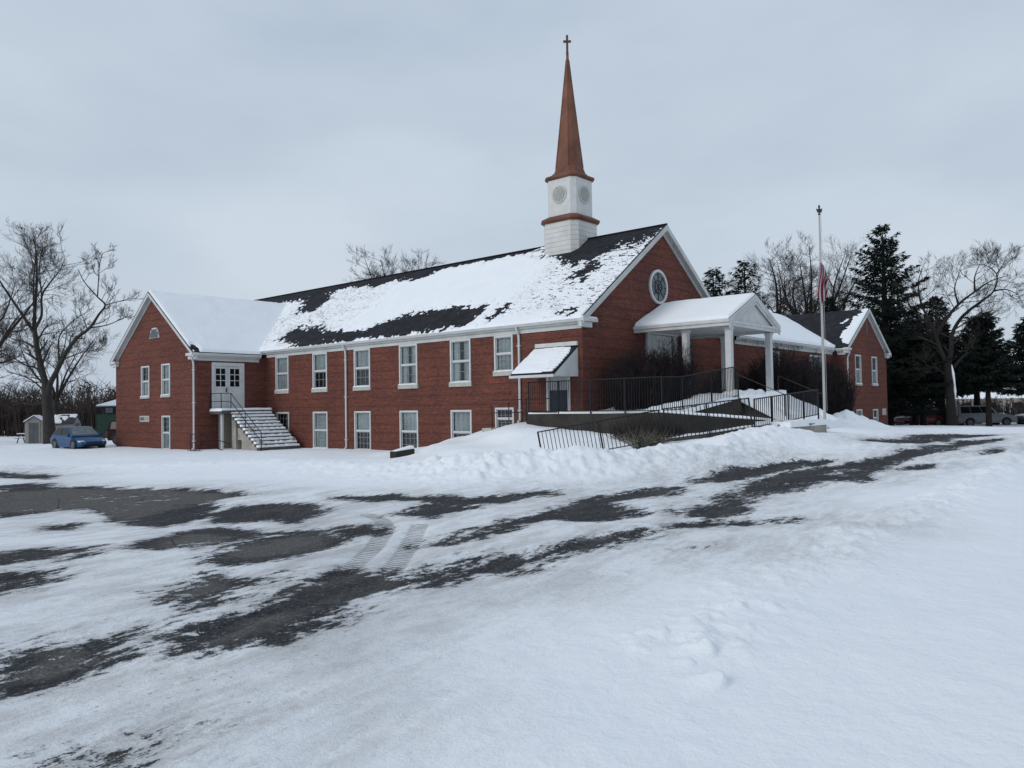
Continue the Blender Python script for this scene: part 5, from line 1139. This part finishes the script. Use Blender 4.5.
# a snowy mound beyond the last cars
# ============================ sheds, table =====================================
def shed(label,x,y,rz,w,d,h,roof,wallm,doorm,arch=False,group=None,roofm='slate',snow=True,patch=False):
    z=gz(x,y)-.05; t=thing('garden_shed',label,'shed',(x,y,z),rz,group)
    m=M(); m.box(-w/2,w/2,-d/2,d/2,0,h); m.prism([(-w/2,h),(w/2,h),(0,h+roof-.03)],'y',-d/2,d/2); m.build('wall',wallm,t)
    m=M()
    for s in (-1,1):
        o=.12; m.prism([(0,h+roof),(s*(w/2+o),h-roof*o/(w/2)),(s*(w/2+o),h-roof*o/(w/2)-.05),(0,h+roof-.05)],'y',-d/2-.1,d/2+.1)
    rf=m.build('roof',roofm,t)
    if snow:
        k=roof/(w/2)
        for s in (-1,1):
            sheet('snow',rf,lambda a,b,q,s=s:(s*b,a,h+roof-k*b+.004+q),40,30,-d/2-.09,d/2+.09,0,w/2+.1,(lambda a,b:np.where(fbm(a*1.3,b*1.6+s,3,17)>(.56 if patch else .3),.07,-.04)))
    m=M(); dw=w*.28
    for s in (-1,1):
        x0,x1=sorted((s*.015,s*dw)); m.box(x0,x1,-d/2-.04,-d/2-.002,.08,h*.92)
    m.build('door',doorm,t); m=M(); m.box(-dw-.08,-dw,-d/2-.05,-d/2-.002,.05,h*.97); m.box(dw,dw+.08,-d/2-.05,-d/2-.002,.05,h*.97); m.box(-dw-.08,dw+.08,-d/2-.05,-d/2-.002,h*.97,h*1.03); m.build('door_frame',wallm,t)
    return t
shed('small beige shed with grey double door, left of the big tree trunk',-36.8,60.6,R(14),1.25,1.3,1.75,.42,'shed_tan','shed_dark')
shed('beige shed with patchy snow on its dark roof, behind the blue hatchback',-36.0,63.2,R(96),1.4,1.6,1.6,.6,'shed_tan','shed_dark',patch=True)
GR=thing('green_garage','dark green garage with a snowy gable roof half hidden by the brick wing','garage',(-34.2,68.5,-.1),0,scale=(1,1,.9))
m=M(); m.box(-2.2,7,-.0,7,0,2.35); m.build('wall','green',GR); m=M(); m.box(-1.9,7,.3,6.7,2.36,3.25); m.build('upper_wall','slate',GR)
m=M(); m.prism([(-.35,3.12),(3.5,3.75),(7.35,3.12),(7.35,3.05),(-.35,3.05)],'x',-2.1,7.2); rf=m.build('roof','slate',GR)
m=M(); m.prism([(-.3,3.14),(3.5,3.76),(3.5,3.92),(-.36,3.28)],'x',-2.05,7.1); m.build('snow','snow',rf,bevel=.04)
m=M(); m.box(-1.5,-.9,.24,.297,2.5,3.0); m.build('window','frost',GR)
PT=thing('picnic_table','dark picnic table with snow on its top beside the small beige shed','table',(-38.3,61.6,gz(-38.3,61.6)),R(6),scale=(.62,.8,.9))
m=M(); m.box(-.85,.85,-.36,.36,.72,.77); m.build('table_top','wood',PT); 
for s in (-1,1):
    m=M(); y0,y1=sorted((s*.62,s*.88)); m.box(-.85,.85,y0,y1,.42,.46); m.build('bench','wood',PT)
    for q in (-1,1):
        m=M(); m.hexa([(s*.55-.04,q*.28-.05,.72),(s*.55+.04,q*.28-.05,.72),(s*.55+.04,q*.28+.05,.72),(s*.55-.04,q*.28+.05,.72),(s*.55-.04,q*.75-.05,-.05),(s*.55+.04,q*.75-.05,-.05),(s*.55+.04,q*.75+.05,-.05),(s*.55-.04,q*.75+.05,-.05)]); m.build('leg','wood',PT)
m=M(); m.box(-.83,.83,-.35,.35,.771,.84); m.box(-.83,.83,-.87,-.63,.461,.52); m.build('snow','snow',PT,bevel=.02)
# pale building far beyond the cars
HB=thing('far_house','long low pale building far beyond the parked cars, seen between trunks','building',(78,128,-.4),R(-18))
m=M(); m.box(-14,14,-4,4,0,2.6); m.build('wall','cream',HB); m=M(); m.prism([(-4.4,2.55),(4.4,2.55),(0,4.3)],'x',-14.5,14.5); m.build('roof','snow',HB)
m=M()
for i in range(7): m.box(-12+i*3.6,-10.8+i*3.6,-4.03,-3.98,.9,1.9)
m.build('windows','carglass',HB)
# ============================ sky, light, camera ===============================
w=bpy.data.worlds.new('World'); sc.world=w; w.use_nodes=True; nt=w.node_tree; bg=nt.nodes['Background']
sky=nt.nodes.new('ShaderNodeTexSky'); sky.sky_type='NISHITA'; sky.sun_disc=False; sky.sun_elevation=R(28); sky.sun_rotation=R(-125); sky.dust_density=6; sky.air_density=1.2
tc=nt.nodes.new('ShaderNodeTexCoord'); mp=nt.nodes.new('ShaderNodeMapping'); mp.inputs['Scale'].default_value=(1,1,2.6); nt.links.new(tc.outputs['Generated'],mp.inputs['Vector'])
f=noise(nt,mp.outputs[0],1.9,5,.5); sx=nt.nodes.new('ShaderNodeSeparateXYZ'); nt.links.new(tc.outputs['Generated'],sx.inputs[0])
cl=ramp(nt,f,[(.32,SKY_A),(.68,SKY_B)])
hz=ramp(nt,math_(nt,'MULTIPLY',sx.outputs['Z'],1.,True),[(0.,(1.07,1.045,1.02)),(.12,(1.03,1.02,1.01)),(.55,(.98,.99,1.0))])
cl=mix(nt,1.,cl,hz,'MULTIPLY')
sc10=mix(nt,1.,cl,(SKY_G,)*3,'MULTIPLY')
fin=mix(nt,.94,sky.outputs[0],sc10)
nt.links.new(fin,bg.inputs['Color']); bg.inputs['Strength'].default_value=.1
s=bpy.data.lights.new('sun','SUN'); s.energy=1.0; s.angle=R(25); s.color=(1,.97,.93); so=bpy.data.objects.new('sun',s); col.objects.link(so)
el,az=R(28),R(-125)                        # azimuth from +Y clockwise: behind the camera to the left
d=Vector((math.sin(az)*math.cos(el),math.cos(az)*math.cos(el),math.sin(el))); so.rotation_euler=d.to_track_quat('Z','Y').to_euler()
cam=bpy.data.cameras.new('camera'); cam.sensor_width=36; cam.lens=782.74/1024*36; cam.clip_start=.1; cam.clip_end=3000
co=bpy.data.objects.new('camera',cam); col.objects.link(co); sc.camera=co
p,r=.0279,-.0159
cp,sp_,cr,sr=math.cos(p),math.sin(p),math.cos(r),math.sin(r)
ff=Vector((0,cp,sp_)); u0=Vector((0,-sp_,cp)); x0=Vector((1,0,0)); xr_=x0*cr+u0*sr; ur=-x0*sr+u0*cr
mt=Matrix((xr_,ur,-ff)).transposed().to_4x4(); mt.translation=Vector((0,0,2.2)); co.matrix_world=mt
sc.view_settings.view_transform='Standard'; sc.view_settings.look='None'; sc.view_settings.exposure=0; sc.view_settings.gamma=1; sc.view_settings.use_curve_mapping=False
sc.render.engine='CYCLES'; sc.cycles.max_bounces=6; sc.cycles.transparent_max_bounces=12; sc.render.resolution_x=1024; sc.render.resolution_y=768
